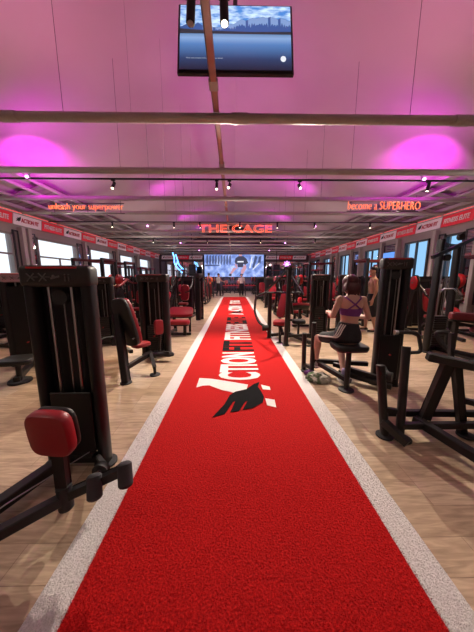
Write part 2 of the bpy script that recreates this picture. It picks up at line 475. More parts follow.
for x in (-7.7, -6.25, -4.8, 3.35, 4.8, 6.25):
    red = k in (1, 4)
    banner((x, 25.9, 3.36), (1, 0, 0), 1.4, .38, red, nr if red else nw, 'far wall')
    if red: nr += 1
    else: nw += 1
    k += 1
for sx, nm in ((-1, 'left'), (1, 'right')):
    t = thing('light_strip', 'thin glowing red light strip running above the banners of the %s wall' % nm, 'light strip', (sx * 7.84, 12.5, 3.80))
    MB().tube([(0, -11, 0), (0, 13.3, 0)], .009, n=8).build('glow_tube', stripm, t)
    MB().box((sx * .03, 1.15, 0), (.03, 24.4, .05)).build('mounting_channel', whitep, t)

# ------------------------------------------------------------------ neon signs
def neon_sign(words, x0, x1, z0, z1, y, m, label, outline=.012):
    t = thing('neon_sign', label, 'sign', ((x0 + x1) / 2, y, z0))
    M = frame_M(((x0 - x1) / 2, 0, 0), (1, 0, 0), (0, 0, 1))
    text_mesh('glowing_letters', words, x1 - x0, z1 - z0, M, m, t, offset=-.028 if not outline else 0, outline=outline, thick=.03)
    mb = MB(); mb.tube([((x0 - x1) / 2, .05, -.04), ((x1 - x0) / 2, .05, -.04)], .012, n=6); mb.tube([((x0 - x1) / 2, .05, (z1 - z0) * 1.1), ((x1 - x0) / 2, .05, (z1 - z0) * 1.1)], .012, n=6)
    for s in (-.45, 0, .45): mb.tube([(s * (x1 - x0), .05, -.04), (s * (x1 - x0), .05, (z1 - z0) * 1.1)], .008, n=6)
    mb.build('sign_rail', wframe, t)
    MB().tube([((x0 - x1) / 2 + .1, .05, .2), ((x0 - x1) / 2 + .1, .05, .42)], .006, n=6).tube([((x1 - x0) / 2 - .1, .05, .2), ((x1 - x0) / 2 - .1, .05, .42)], .006, n=6).build('hanger', wframe, t)
neon_sign('unleash your superpower', -5.62, -3.4, 3.46, 3.68, 7.66, neonor, 'orange neon sign reading unleash your superpower hanging at left', .0)
neon_sign('become a SUPERHERO', 3.43, 5.66, 3.55, 3.77, 7.66, neonor, 'orange neon sign reading become a SUPERHERO hanging at right', .0)
neon_sign('THE CAGE', -1.60, 1.62, 3.44, 3.76, 10.93, neon, 'red neon sign reading THE CAGE hanging above the turf near the far screen', .012)

# ------------------------------------------------------------------ lighting tracks, spotlights
def track(y, z, x0, x1, th, label):
    t = thing('lighting_track', label, 'lighting track', ((x0 + x1) / 2, y, z))
    MB().box((0, 0, 0), (x1 - x0, th, th), bev=.004).build('track_rail', blk, t)
    mb = MB()
    for s in (-.48, .48): mb.tube([(s * (x1 - x0), 0, 0), (s * (x1 - x0), 0, RZ - abs(s * (x1 - x0)) * .3625 - z)], .003, n=6)
    mb.build('hanger_wire', blk, t)
spot_n = [0]
def add_light(kind, name, loc, energy, col, **kw):
    l = bpy.data.lights.new(name, kind); l.energy = energy; l.color = col
    for k_, v_ in kw.items(): setattr(l, k_, v_)
    o = bpy.data.objects.new(name, l); C.objects.link(o); o.location = loc; return o
def aim(o, tgt):
    d = V(tgt) - o.location; o.rotation_euler = d.to_track_quat('-Z', 'Y').to_euler()
def track_spot(x, y, z, tgt, where, power=0, col=(1, .86, .68), size=115, lens=warml, blend=.6, rr=.05):
    t = thing('track_spotlight', 'small black cylindrical spotlight ' + where, 'spotlight', (x, y, z))
    d = (V(tgt) - V((x, y, z - .1))).normalized(); c = V((0, 0, -.12))
    MB().cyl((0, 0, 0), (0, 0, -.1), .012, n=8).box((0, 0, -.01), (.09, .05, .03), bev=.004).build('bracket', blk, t)
    MB().cyl(c - d * .09, c + d * .09, .036, n=16, rings=[(0, .028), (.06, .036), (.97, .036), (1, .03)]).build('lamp_body', blk, t)
    MB().cyl(c + d * .088, c + d * .094, .026, n=14).build('lens', lens, t)
    if power:
        o = add_light('SPOT', 'spot_lamp', V((x, y, z)) + c + d * .12, power, col, spot_size=R(size), spot_blend=blend, shadow_soft_size=rr)
        aim(o, tgt)
track(2.3, 3.79, -7.9, 7.9, .06, 'thick black lighting track crossing nearest the camera at the top')
track(6.05, 3.77, -7.9, 7.9, .035, 'thin black lighting track hanging just behind the fourth ceiling beam'.replace('fourth', 'second'))
track(10.6, 3.80, -7.9, 7.9, .035, 'thin black lighting track just in front of the red neon sign')
track(15.2, 3.82, -7.9, 7.9, .035, 'farthest thin black lighting track, well beyond the red neon sign')
W_ = (1, .87, .72)
track_spot(-.42, 2.3, 3.74, (-.6, 1.9, 0), 'left of the pair in front of the hanging television', 0, lens=greyp)
track_spot(-.15, 2.3, 3.74, (-.05, 1.75, 0), 'right of the pair in front of the hanging television, shining brightly', 0)
track_spot(-.47, 6.05, 3.75, (-.6, 4.5, 0), 'left of the close pair on the second track', 0)
track_spot(-.17, 6.05, 3.75, (-1.4, 2.2, 0), 'right of the close pair on the second track', 700, W_, 120, rr=.02)
track_spot(1.5, 6.05, 3.75, (1.8, 2.0, 0), 'alone on the right part of the second track', 700, W_, 120, rr=.02)
track_spot(-2.9, 6.05, 3.75, (-3.5, 4.0, 0), 'alone on the left part of the second track', 260, (1, .72, .36), 70)
track_spot(4.6, 6.05, 3.75, (4.2, 6.3, 0), 'far right on the second track', 300, (1, .78, .45), 90)
for i, (x, tx) in enumerate(((-5.2, -5), (-2.6, -2.6), (-1.5, -1), (.2, .3), (1.8, 1.9), (3.4, 3.4), (5.8, 5.6))):
    track_spot(x, 10.6, 3.78, (tx, 9.3 + (i % 3) * .9, 0), '%s from the left on the middle track' % ORD[i], 420 if i % 2 == 0 or i == 3 else 0, W_, 120)
for i, (x, tx) in enumerate(((-5, -5), (-1.7, -1.6), (1.6, 1.6), (5, 5))):
    track_spot(x, 15.2, 3.8, (tx, 14.5 + (i % 2), 0), '%s from the left on the farthest track' % ORD[i], 300, W_, 120)
for i, x in enumerate((-5, 0, 5)):
    o = add_light('SPOT', 'room_fill', (x, 20.5, 3.6), 330, (1, .8, .75), shadow_soft_size=.15, spot_size=R(140), spot_blend=.7)  # unseen fill spots added to brighten the far end of the hall
for x, y, e in ((-5.6, 8.6, 70), (5.6, 8.6, 70), (-5, 13.6, 80), (5, 13.6, 80), (0, 12.2, 60), (-5, 18.6, 80), (5, 18.6, 80), (0, 17.4, 70), (0, 7.9, 35), (-5.8, 4.9, 40), (5.8, 4.9, 40)):
    add_light('POINT', 'room_fill', (x, y, 3.1), e * .5, (1, .86, .78), shadow_soft_size=.04)  # added fill points under the beams, no fitting shown
# near room: unseen fill lights added above the camera
for x, y, e in ((-3.4, .6, 60), (3.4, .6, 60), (0, -.5, 15)):
    add_light('SPOT', 'room_fill', (x, y, 3.75), e, W_, spot_size=R(150), spot_blend=.7, shadow_soft_size=.15)
# magenta uplights
def uplight(x, y, tgt, e, where):
    t = thing('uplight', 'small lamp throwing a magenta glow on the ceiling, ' + where, 'lamp', (x, y, 3.74))
    d = (V(tgt) - V((x, y, 3.88))).normalized(); c = V((0, 0, .14))
    MB().cyl((0, 0, .0), (0, 0, .12), .015, n=8).cyl(c - d * .08, c + d * .06, .05, n=14).build('lamp_body', greyp, t)
    MB().cyl(c + d * .058, c + d * .066, .042, n=14).build('lens', magl, t)
    MB().ell((0, -.08, .0), (.035, .03, .03)).build('glow_bulb', magl, t)
    o = add_light('SPOT', 'magenta_lamp', V((x, y, 3.74)) + c + d * .1, e, (1, .0, 1), spot_size=R(62), spot_blend=1., shadow_soft_size=.05)
    aim(o, tgt)
    o = add_light('SPOT', 'magenta_lamp', V((x, y, 3.74)) + c + d * .1, e * .12, (1, .03, 1), spot_size=R(165), spot_blend=1., shadow_soft_size=.05)
    aim(o, (tgt[0] * .75, tgt[1] - .4, tgt[2] + .3))
uplight(-4.75, 5.95, (-5.9, 7.8, 4.8), 800, 'nearest on the left')
uplight(4.35, 5.95, (5.6, 7.8, 4.85), 800, 'nearest on the right')
uplight(-3.9, 11.2, (-3.2, 12.6, 5.7), 220, 'second on the left')
uplight(3.6, 11.2, (3.0, 12.6, 5.8), 220, 'second on the right')
uplight(-3.6, 16.5, (-3, 18, 5.8), 220, 'third on the left')
uplight(3.4, 16.5, (3, 18, 5.8), 220, 'third on the right')
uplight(-3, 21.0, (-2.6, 22, 5.8), 120, 'fourth on the left')
uplight(3, 21.0, (2.6, 22, 5.8), 120, 'fourth on the right')
# unseen upward lights added to give the roof a soft pink wash
for x, y, e, c in ((-3, 4.6, 62, (1, .28, .62)), (3, 4.6, 62, (1, .28, .62)), (0, 6.6, 75, (1, .12, .9)), (-4, 1.8, 66, (1, .5, .62)), (4, 1.8, 66, (1, .5, .62)), (0, 9.5, 60, (1, .08, .95)), (0, 14.2, 60, (1, .08, .9)), (0, 3.0, 62, (1, .30, .7)), (-4.4, 8.6, 18, (1, .3, .7)), (4.4, 8.6, 18, (1, .3, .7))):
    o = add_light('SPOT', 'pink_wash_fill', (x, y, 4.05), e, c, spot_size=R(165), spot_blend=1., shadow_soft_size=.15)
    o.rotation_euler = (math.pi, 0, 0)

# ------------------------------------------------------------------ cable tray along the hall
t = thing('cable_tray', 'long narrow pinkish brown cable tray running down the hall under the roof', 'cable tray', (-.33, 10, 3.945))
MB().box((0, 3, 0), (.085, 25.5, .05), bev=.004).build('tray_channel', traym, t)
MB().box((-.035, 3, .0), (.012, 25.5, .05)).build('tray_side', wframel, t)
for y in (-6.5, -4.3, -1.2, 3, 8): MB().box((.0, y, .0), (.12, .17, .055), bev=.01).build('tray_clamp', beamm, t)
MB().tube([(.04, -6.0, .0), (.03, -6.03, -.05), (-.16, -6.02, -.09)], .006, fil=.04, n=6).build('loose_cable', blk, t)

# ------------------------------------------------------------------ hanging TV
tv = thing('hanging_television', 'large flat television hung under the roof showing a blue mountain lake', 'television', (-.045, 3.55, 4.5), 0)
tv.scale = (1, 1, 1.17)
tv.rotation_euler = (R(-15) * -1 * -1, 0, 0)
MB().box((0, .03, 0), (1.47, .05, .85), bev=.008).build('television_case', gloss, tv)
MB().box((0, .0, -.0), (1.43, .01, .81)).build('screen_bezel', gloss, tv)
MB().poly([(-.705, -.006, .05), (.705, -.006, .05), (.705, -.006, .395), (-.705, -.006, .395)], (0, -.001, 0)).build('sky_picture', scr_sky, tv)
MB().poly([(-.705, -.006, -.395), (.705, -.006, -.395), (.705, -.006, .05), (-.705, -.006, .05)], (0, -.001, 0)).build('lake_picture', scr_lake, tv)
rr = random.Random(3); top = []; n = 44
for i in range(n + 1):
    x = -.705 + 1.41 * i / n
    h = .06 + .12 * math.exp(-((x - .42) / .45) ** 2) + .03 * math.sin(x * 9) * (x < .1) + rr.uniform(0, .018) + .02 * abs(math.sin(x * 23))
    top.append((x, h))
mb = MB()
for (a, ha), (b, hb) in zip(top, top[1:]): mb.poly([(a, -.008, .05), (b, -.008, .05), (b, -.008, .05 + hb), (a, -.008, .05 + ha)], (0, -.001, 0))
mb.build('mountain_picture', scr_mtn, tv)
mb = MB()
for (a, ha), (b, hb) in zip(top, top[1:]):
    if rr.random() < .72 and a > -.5:
        f1, f2 = rr.uniform(.35, .6), rr.uniform(.35, .6)
        mb.poly([(a, -.010, .05 + ha * f1), ((a + b) / 2, -.010, .05 + hb * rr.uniform(.55, .75)), (b, -.010, .05 + hb * f2), (b, -.010, .045 + hb), (a, -.010, .045 + ha)], (0, -.001, 0))
mb.build('snow_picture', scr_snow, tv)
MB().poly([(-.705, -.012, .035), (.705, -.012, .035), (.705, -.012, .07), (.2, -.012, .062), (-.3, -.012, .07), (-.705, -.012, .095)], (0, -.001, 0)).build('shore_picture', scr_shore, tv)
text_mesh('caption', 'Find out where this photo was taken', .46, .018, frame_M((-.62, -.009, -.27), (1, 0, 0), (0, 0, 1)), greyp2, tv, thick=.001)
MB().cyl((.6, -.008, -.26), (.6, -.012, -.26), .034, n=20).build('round_icon', scr_white, tv)
MB().box((0, .08, .1), (.3, .05, .3), bev=.01).tube([(0, .1, .1), (0, .25, 1.1), (0, .25, 2.35)], .03, fil=.1).build('ceiling_mount', blk, tv)

# ------------------------------------------------------------------ LED wall
lw = thing('video_wall', 'big bright video wall on the far wall showing a trainer crouching in a gym', 'screen', (.0, 25.75, 2.72))
MB().box((0, .08, 0), (6.5, .16, 2.62), bev=.01).build('screen_case', blk, lw)
MB().box((0, -.005, 0), (6.3, .01, 2.44)).build('gym_picture', scr_gym, lw)
def flat(mb, pts, y=-.02): mb.poly([(a, y, b) for a, b in pts], (0, -.004, 0))
mb = MB(); rr = random.Random(5)
for i in range(9):
    x = -2.95 + i * .3; flat(mb, [(x, .1 + rr.uniform(0, .2)), (x + .12, .0), (x + .24, .5), (x + .18, 1.1), (x + .02, .9)])
flat(mb, [(-3.1, -.1), (-1.6, -.05), (-1.5, .05), (-3.1, .08)]); flat(mb, [(1.9, -.2), (2.1, -.3), (2.5, .9), (2.2, 1.0)]); flat(mb, [(2.5, .1), (2.8, .2), (2.9, 1.0), (2.6, .9)])
mb.build('dark_equipment_picture', scr_grey, lw)
mb = MB(); flat(mb, [(.05, .35), (.15, .75), (.45, .95), (.95, .95), (1.3, .7), (1.5, .25), (1.15, .05), (1.0, .15), (.95, -.2), (.4, -.2), (.35, .15), (.2, .1)], -.03)
flat(mb, [(-.6, -1.1), (-.3, -1.15), (-.25, -.9), (-.5, -.85)], -.03); flat(mb, [(.55, -1.1), (.9, -1.15), (.95, -.9), (.65, -.9)], -.03)
mb.build('trainer_shirt_picture', scr_black, lw)
mb = MB(); flat(mb, [(.55, .9), (.5, 1.12), (.68, 1.2), (.85, 1.12), (.8, .9)], -.026)
flat(mb, [(.1, .2), (.35, .0), (.3, -.25), (-.1, -.25), (-.45, -.85), (-.25, -.9), (.2, -.4), (.35, -.3), (.4, -.2), (.1, -.05)], -.036)
flat(mb, [(.95, -.1), (1.25, .1), (1.3, -.3), (.95, -.9), (.7, -.85), (.75, -.5), (.9, -.3)], -.036)
mb.build('trainer_skin_picture', scr_skin, lw)
mb = MB(); flat(mb, [(.35, .3), (1.0, .32), (1.0, .45), (.35, .44)], -.04); flat(mb, [(1.6, -.3), (1.75, -.3), (1.95, .9), (1.85, .92)], -.03); flat(mb, [(2.0, -.5), (2.7, .2), (2.65, .3), (1.95, -.4)], -.03)
mb.build('white_detail_picture', scr_white, lw)
add_light('AREA', 'screen_glow', (0, 25.5, 2.7), 60, (.5, .6, 1), size=4).rotation_euler = (R(90), 0, 0)

# speakers, hanging neon
for x, wh in ((-4.05, 'left'), (4.1, 'right')):
    t = thing('hanging_speaker', 'black loudspeaker hanging at the %s of the video wall' % wh, 'speaker', (x, 23.5, 2.15))
    MB().box((0, 0, 0), (.62, .45, 1.1), bev=.04, seg=2).build('speaker_cabinet', blk, t)
    MB().cyl((0, -.22, -.18), (0, -.245, -.18), .22, n=24).cyl((0, -.22, .3), (0, -.24, .3), .1, n=20).build('speaker_cone', rubber, t)
    MB().tube([(0, 0, .5), (0, 0, 3.4)], .03).build('hanging_pole', blk, t)
t = thing('neon_sculpture', 'glowing blue neon figure hanging left of the video wall', 'neon light', (-4.67, 20.3, 2.15))
MB().tube([(-.45, 0, 1.35), (-.3, 0, .9), (-.35, 0, .5), (-.1, 0, .1), (.3, 0, -.3)], .05, fil=.2).tube([(-.2, 0, 1.2), (-.05, 0, .7), (.05, 0, .3), (.4, 0, .0)], .045, fil=.2).tube([(-.35, 0, .5), (-.15, 0, .35), (-.05, 0, .7)], .04, fil=.1).build('neon_tube', neonb, t)
MB().tube([(-.45, .03, 1.3), (-.45, .03, 2.9)], .01).tube([(.1, .03, .2), (.1, .03, 3.2)], .01).build('hanging_wire', blk, t)
t = thing('neon_sculpture', 'small violet neon star light hanging right of the video wall', 'neon light', (4.42, 20.3, 2.55))
mb = MB()
for a in range(0, 180, 45): c_, s_ = math.cos(R(a)) * .28, math.sin(R(a)) * .28; mb.tube([(-c_, 0, -s_), (c_, 0, s_)], .03)
mb.build('neon_tube', neonv, t); MB().tube([(0, .03, .2), (0, .03, 2.7)], .01).build('hanging_wire', blk, t)
t = thing('wall_screen', 'small blue lit screen on the right wall beside the mirror', 'screen', (7.86, 12.3, 2.55))
MB().box((0, 0, 0), (.06, .95, .42), bev=.01).build('screen_case', blk, t); MB().box((-.035, 0, 0), (.01, .88, .35)).build('screen_picture', scr_blue, t)
t = thing('wall_screen', 'tall blue advertising screen on the right wall nearest the camera', 'screen', (7.8, 7.35, 2.2))
MB().box((0, 0, 0), (.06, .7, .9), bev=.01).build('screen_case', blk, t); MB().box((-.035, 0, 0), (.01, .62, .8)).build('screen_picture', scr_blue, t)
MB().box((0, .04, 0), (.02, .02, .9)).build('screen_trim', blk, t)

# ------------------------------------------------------------------ turf runner
tr = thing('turf_runner', 'long red artificial turf runner with white borders and sprint track lettering', 'carpet', (0, 8.5, 0))
TY0, TY1 = -1.5 - 8.5, 17.9 - 8.5
MB().box((0, (TY0 + TY1) / 2, .006), (1.67, TY1 - TY0, .012)).build('red_turf', turf_red, tr)
for s in (-1, 1): MB().box((s * .918, (TY0 + TY1) / 2, .006), (.165, TY1 - TY0, .0118)).build('white_border', turf_grey, tr)
def rect_word(word, y0, y1, xl, xr, m, name, off=.035):
    M = frame_M((xr, y0 - 8.5, .0135), (0, 1, 0), (-1, 0, 0))
    return text_mesh(name, word, y1 - y0, xr - xl, M, m, tr, offset=off, thick=.003)
rect_word('CTION', 3.27, 4.55, -.31, .33, turfw, 'white_lettering')
rect_word('FIT', 4.64, 5.42, -.31, .34, turfk, 'black_lettering')
rect_word('FITNESS', 5.52, 7.40, -.31, .35, turfw, 'white_lettering')
rect_word('ELITE', 7.5, 8.75, -.31, .36, turfk, 'black_lettering')
rect_word('ACTION', 10.3, 12.3, -.33, .34, turfw, 'white_lettering')
rect_word('FIT', 12.4, 12.8, -.31, .34, turfk, 'black_lettering')
rect_word('FITNESS', 13.3, 15.2, -.30, .33, turfw, 'white_lettering')
# traced ground shapes (metres on the turf)
GA = [[(-.59, 3.34), (-.41, 3.31), (-.21, 3.24), (.12, 3.11), (.09, 2.97), (-.06, 2.87), (-.24, 2.96), (-.42, 3.1), (-.51, 3.09), (-.59, 3.04)],
      [(.3, 3.11), (.41, 3.04), (.41, 2.95), (.31, 2.97)], [(.31, 2.73), (.42, 2.69), (.41, 2.52), (.31, 2.57)]]
mb = MB()
for g in GA: mb.poly([(x, y - 8.5, .0135) for x, y in g], (0, 0, .003))
mb.build('white_lettering', turfw, tr)
def g2(px, py):     # crop pixels of the emblem traced on the floor plane -> metres
    return (px, py)
BIRD = [(.29, 3.19), (.2, 3.12), (.09, 2.97), (-.06, 2.9), (-.13, 2.81), (-.19, 2.59), (-.31, 2.33), (-.18, 2.39), (-.09, 2.64), (-.06, 2.67), (-.12, 2.42), (-.02, 2.45), (.06, 2.65), (.09, 2.67), (.02, 2.47), (.14, 2.51), (.27, 2.63), (.3, 2.76), (.28, 2.92), (.25, 3.04)]
MB().poly([(x, y - 8.5, .0170), ] and [(x, y - 8.5, .0170) for x, y in BIRD], (0, 0, .003)).build('black_wing_emblem', turfk, tr)
MB().poly([(x * .9, (y - 2.7) * .9 + 10.0 - 8.5, .0170) for x, y in BIRD], (0, 0, .003)).build('black_wing_emblem', turfk, tr)
MB().poly([(x, y - 8.5, .0135) for x, y in [(-.3, 9.5), (-.1, 9.7), (.3, 9.6), (.33, 9.4), (-.05, 9.45)]], (0, 0, .003)).build('white_lettering', turfw, tr)
def pile(name, n, xr, yr, m, hgt, spill=0.):
    rng = np.random.default_rng(11 + n)
    u = rng.random(n)
    y = yr[0] + (yr[1] - yr[0]) * u ** 1.5
    x = xr[0] + (xr[1] - xr[0]) * rng.random(n)
    w = .0017 + .0008 * (y - yr[0]); fade = np.clip((yr[1] - y) / .9, .05, 1); ang = rng.random(n) * math.pi
    lean = rng.normal(0, hgt * .6, (n, 2))
    vs = np.zeros((n, 3, 3))
    dx, dy = np.cos(ang) * w, np.sin(ang) * w
    vs[:, 0] = np.stack([x - dx, y - dy - 8.5, np.full(n, .010)], 1); vs[:, 1] = np.stack([x + dx, y + dy - 8.5, np.full(n, .010)], 1)
    vs[:, 2] = np.stack([x + lean[:, 0], y + lean[:, 1] - 8.5, .012 + hgt * fade * (.6 + .6 * rng.random(n))], 1)
    me = bpy.data.meshes.new(name); me.vertices.add(n * 3); me.loops.add(n * 3); me.polygons.add(n)
    me.vertices.foreach_set('co', vs.ravel()); me.loops.foreach_set('vertex_index', np.arange(n * 3))
    me.polygons.foreach_set('loop_start', np.arange(0, n * 3, 3)); me.update(); me.validate()
    me.materials.append(m); o = bpy.data.objects.new(name, me); C.objects.link(o); o.parent = tr; o['kind'] = 'stuff'; return o
pile('red_turf_pile', 90000, (-.845, .845), (.7, 2.33), turf_redb, .0045)
pile('border_turf_pile', 14000, (-1.0, -.83), (.7, 3.2), turf_greyb, .004)
pile('border_turf_pile', 14000, (.83, 1.0), (.7, 3.2), turf_greyb, .004)

# ------------------------------------------------------------------ gym machine kit
def foot(mb, p, r=.075): mb.cyl((p[0], p[1], 0), (p[0], p[1], .022), r, n=20, rings=[(0, r), (.6, r), (1, r * .8)])
def tower(root, M, w=.52, h=1.55, d=.2, shroud=shroudg, colr=.055, cold=.085, detail=True, stack=.55):
    """selectorised weight tower, graphic side towards local -Y"""
    cx_ = w / 2 - colr
    for s in (-1, 1):
        c = MB(M).oval((s * cx_, 0, .02), (s * cx_, 0, h - .06), colr, cold).build('side_column', gloss, root)
        f = MB(M); foot(f, (s * cx_, 0), .085)
        f.M = M; f.build('foot', rubber, c)
    sh = MB(M).box((0, 0, h - .07), (w + .012, cold * 2 + .012, .15), bev=.03, seg=3).build('top_shroud', shroud, root)
    if detail:
        yy = -cold - .012
        MB(M).box((0, yy, h - .012), (w * .72, .006, .012)).build('red_stripe', redp, sh)
        mb = MB(M)
        for i in range(4):
            x = (-.3 + i * .17) * w
            if i < 2:
                mb.bar((x - .03, yy, h - .05), (x + .02, yy, h - .10), .004, .008); mb.bar((x + .02, yy, h - .05), (x - .03, yy, h - .105), .004, .006); mb.bar((x + .01, yy, h - .075), (x + .045, yy, h - .075), .004, .006)
            elif i == 2: mb.bar((x - .03, yy, h - .085), (x + .03, yy, h - .07), .004, .012); mb.ell((x - .01, yy, h - .07), (.012, .003, .01), u=8, v=6)
            else:
                for q in (-.012, .014): mb.bar((x + q, yy, h - .105), (x + q, yy, h - .07), .004, .01); mb.ell((x + q, yy, h - .06), (.006, .003, .006), u=8, v=6)
        mb.build('exercise_icons', icong, sh)
    rp = MB(M).box((0, cold * .7, h * .5), (w - colr * 2, .02, h - .25)).build('rear_panel', panel_m, root)
    gx = w * .17
    for s in (-1, 1): MB(M).cyl((s * gx, -.01, .08), (s * gx, -.01, h - .14), .011, n=10).build('guide_rod', chrome, root)
    mb = MB(M); nb = 13; z = .09
    for i in range(nb): mb.box((0, -.01, z + (i + .5) * stack / nb), (w * .52, .11, stack / nb - .006), bev=.003)
    ws = mb.build('weight_stack', stackm, root)
    MB(M).cyl((.0, -.07, z + stack * .6), (.0, -.11, z + stack * .6), .012, n=10).build('selector_pin', redp, ws)
    MB(M).cyl((0, -.03, h - .22), (0, .0, h - .22), .055, n=20, rings=[(0, .055), (.3, .05), (.7, .05), (1, .055)]).build('pulley', rubber, root)
    MB(M).cyl((.02, -.015, z + stack), (.02, -.015, h - .2), .005, n=6).build('cable', steel, root)
    MB(M).box((0, 0, .05), (w - colr, .07, .06), bev=.006).build('base_bar', blk, root)
    return root
def T(x=0, y=0, z=0, rz=0): return Matrix.Translation((x, y, z)) @ Matrix.Rotation(R(rz), 4, 'Z')
def pad_part(root, name, c, size, rot, m=redv, shell=True, off=.0):
    p = MB().pad(c, size, rot).build(name, m, root)
    if shell:
        cc = V(c) - rot @ V((0, 0, size[2] * .5 + .012))
        MB().pad(cc, (size[0] * .97, size[1] * .97, .03), rot).build('pad_shell', blk, p)
    return p
def roller(root, p0, p1, r=.05):
    return MB().cyl(p0, p1, r, n=18, rings=[(0, r * .5), (.04, r * .8), (.12, r), (.88, r), (.96, r * .8), (1, r * .5)]).build('foam_roller', foam, root)
def handle(root, pts, r=.016, fil=.05): return MB().tube(pts, r, fil, n=10).build('handle', rubber, root)

def feet(root, pts, r=.08):
    for p in pts:
        m_ = MB(); foot(m_, p, r); m_.build('foot', rubber, root)
# --- background / repeated machine types (front = -Y), each returns root -----------------
def m_press():
    r = thing('chest_press_machine', 'x', 'gym machine')
    tower(r, T(0, .55, 0), .5, 1.5)
    mb = MB().bar((0, .5, .06), (0, -.55, .06), .07, .07).bar((-.3, -.5, .045), (.3, -.5, .045), .07, .06).bar((0, -.1, .06), (0, -.1, .46), .07, .07).bar((0, .3, .06), (0, .22, 1.25), .08, .06)
    mb.build('frame', frame_m, r)
    pad_part(r, 'seat', (0, -.12, .5), (.36, .38, .07), rotm(0, 0, 0))
    pad_part(r, 'backrest', (0, .14, .9), (.32, .7, .08), rotm(80, 0, 0))
    for s in (-1, 1):
        MB().tube([(s * .08, .25, 1.3), (s * .34, .2, 1.32), (s * .36, -.05, 1.0), (s * .34, -.12, .9)], .026, .1).build('press_arm', frame_m, r)
        handle(r, [(s * .35, -.1, .95), (s * .34, -.2, .95), (s * .2, -.22, .95)], .018)
    return r
def m_leg():
    r = thing('leg_extension_machine', 'x', 'gym machine')
    tower(r, T(.3, .45, 0, 0), .48, 1.5)
    MB().bar((.3, .35, .06), (-.25, 0, .06), .07, .07).bar((-.25, -.45, .045), (-.25, .45, .045), .07, .06).bar((-.25, .1, .06), (-.25, .1, .5), .07, .07).bar((-.25, .1, .3), (-.25, -.45, .42), .05, .06).build('frame', frame_m, r)
    pad_part(r, 'seat', (-.25, .05, .55), (.36, .42, .08), rotm(0, 0, 0))
    pad_part(r, 'backrest', (-.25, .33, .88), (.34, .56, .08), rotm(76, 0, 0))
    for s in (-1, 1):
        roller(r, (-.25 + s * .03, -.5, .28), (-.25 + s * .2, -.5, .28))
        handle(r, [(-.25 + s * .2, .1, .5), (-.25 + s * .26, .1, .58), (-.25 + s * .26, -.05, .66)], .016)
    return r
def m_plate():
    r = thing('plate_loaded_machine', 'x', 'gym machine')
    mb = MB()
    for s in (-1, 1): mb.bar((s * .38, -.6, .05), (s * .38, .6, .05), .07, .07).bar((s * .38, .5, .05), (s * .3, .2, 1.5), .08, .06).bar((s * .38, -.3, .05), (s * .3, .2, 1.3), .06, .05)
    mb.bar((-.4, .5, .06), (.4, .5, .06), .07, .07).bar((-.32, .2, 1.48), (.32, .2, 1.48), .07, .07).bar((0, .5, .06), (0, .0, .5), .07, .07)
    mb.build('frame', frame_m, r)
    pad_part(r, 'seat', (0, -.05, .5), (.34, .36, .07), rotm(0, 0, 0)); pad_part(r, 'backrest', (0, .2, .9), (.32, .62, .08), rotm(76, 0, 0))
    for s in (-1, 1):
        MB().tube([(s * .3, .25, 1.46), (s * .37, .1, 1.35), (s * .36, -.35, 1.05)], .03, .1).build('lever_arm', frame_m, r)
        handle(r, [(s * .36, -.3, 1.08), (s * .34, -.42, .98), (s * .2, -.42, .95)], .018)
        MB().cyl((s * .37, .1, 1.35), (s * .51, .1, 1.35), .022, n=10).build('weight_horn', chrome, r)
        for q in range(2):
            MB().cyl((s * (.41 + q * .045), .1, 1.35), (s * (.445 + q * .045), .1, 1.35), .2 - q * .03, n=24, rings=[(0, .17 - q * .03), (.1, .2 - q * .03), (.9, .2 - q * .03), (1, .17 - q * .03)]).build('weight_plate', redp if q else rubber, r)
    return r
def m_curl():
    r = thing('preacher_bench', 'x', 'bench')
    MB().bar((0, -.45, .045), (0, .5, .045), .07, .07).bar((-.28, .48, .04), (.28, .48, .04), .07, .06).bar((-.28, -.45, .04), (.28, -.45, .04), .07, .06).bar((0, -.3, .05), (0, -.3, .36), .07, .07).bar((0, .25, .05), (0, .3, .55), .08, .06).build('frame', frame_m, r)
    pad_part(r, 'seat', (0, -.28, .36), (.5, .3, .08), rotm(0, 0, 0)); pad_part(r, 'arm_pad', (0, .22, .6), (.6, .34, .09), rotm(32, 0, 0))
    return r
def m_rack():
    r = thing('squat_rack', 'x', 'rack')
    for s in (-1, 1):
        for y in (-.4, .4): MB().bar((s * .42, y, 0), (s * .42, y, 2.05), .07, .07, (0, 1, 0)).build('upright', frame_m, r)
        MB().bar((s * .42, -.4, 2.02), (s * .42, .4, 2.02), .06, .06).build('cross_member', redd, r)
        MB().bar((s * .42, -.4, .04), (s * .42, .4, .04), .07, .06).build('base_rail', frame_m, r)
    MB().bar((-.42, .4, 2.0), (.42, .4, 2.0), .07, .07).build('cross_member', redd, r)
    MB().bar((-.42, -.4, 1.98), (.42, -.4, 1.98), .06, .06).build('cross_member', redd, r)
    MB().bar((-.42, .4, .05), (.42, .4, .05), .07, .07).build('cross_member', frame_m, r)
    for s in (-1, 1):
        for k_, z in enumerate((.5, .95, 1.4)):
            MB().cyl((s * .45, .4, z), (s * .56, .4, z), .19, n=24, rings=[(0, .16), (.1, .19), (.9, .19), (1, .16)]).build('weight_plate', redp if k_ != 1 else rubber, r)
    return r
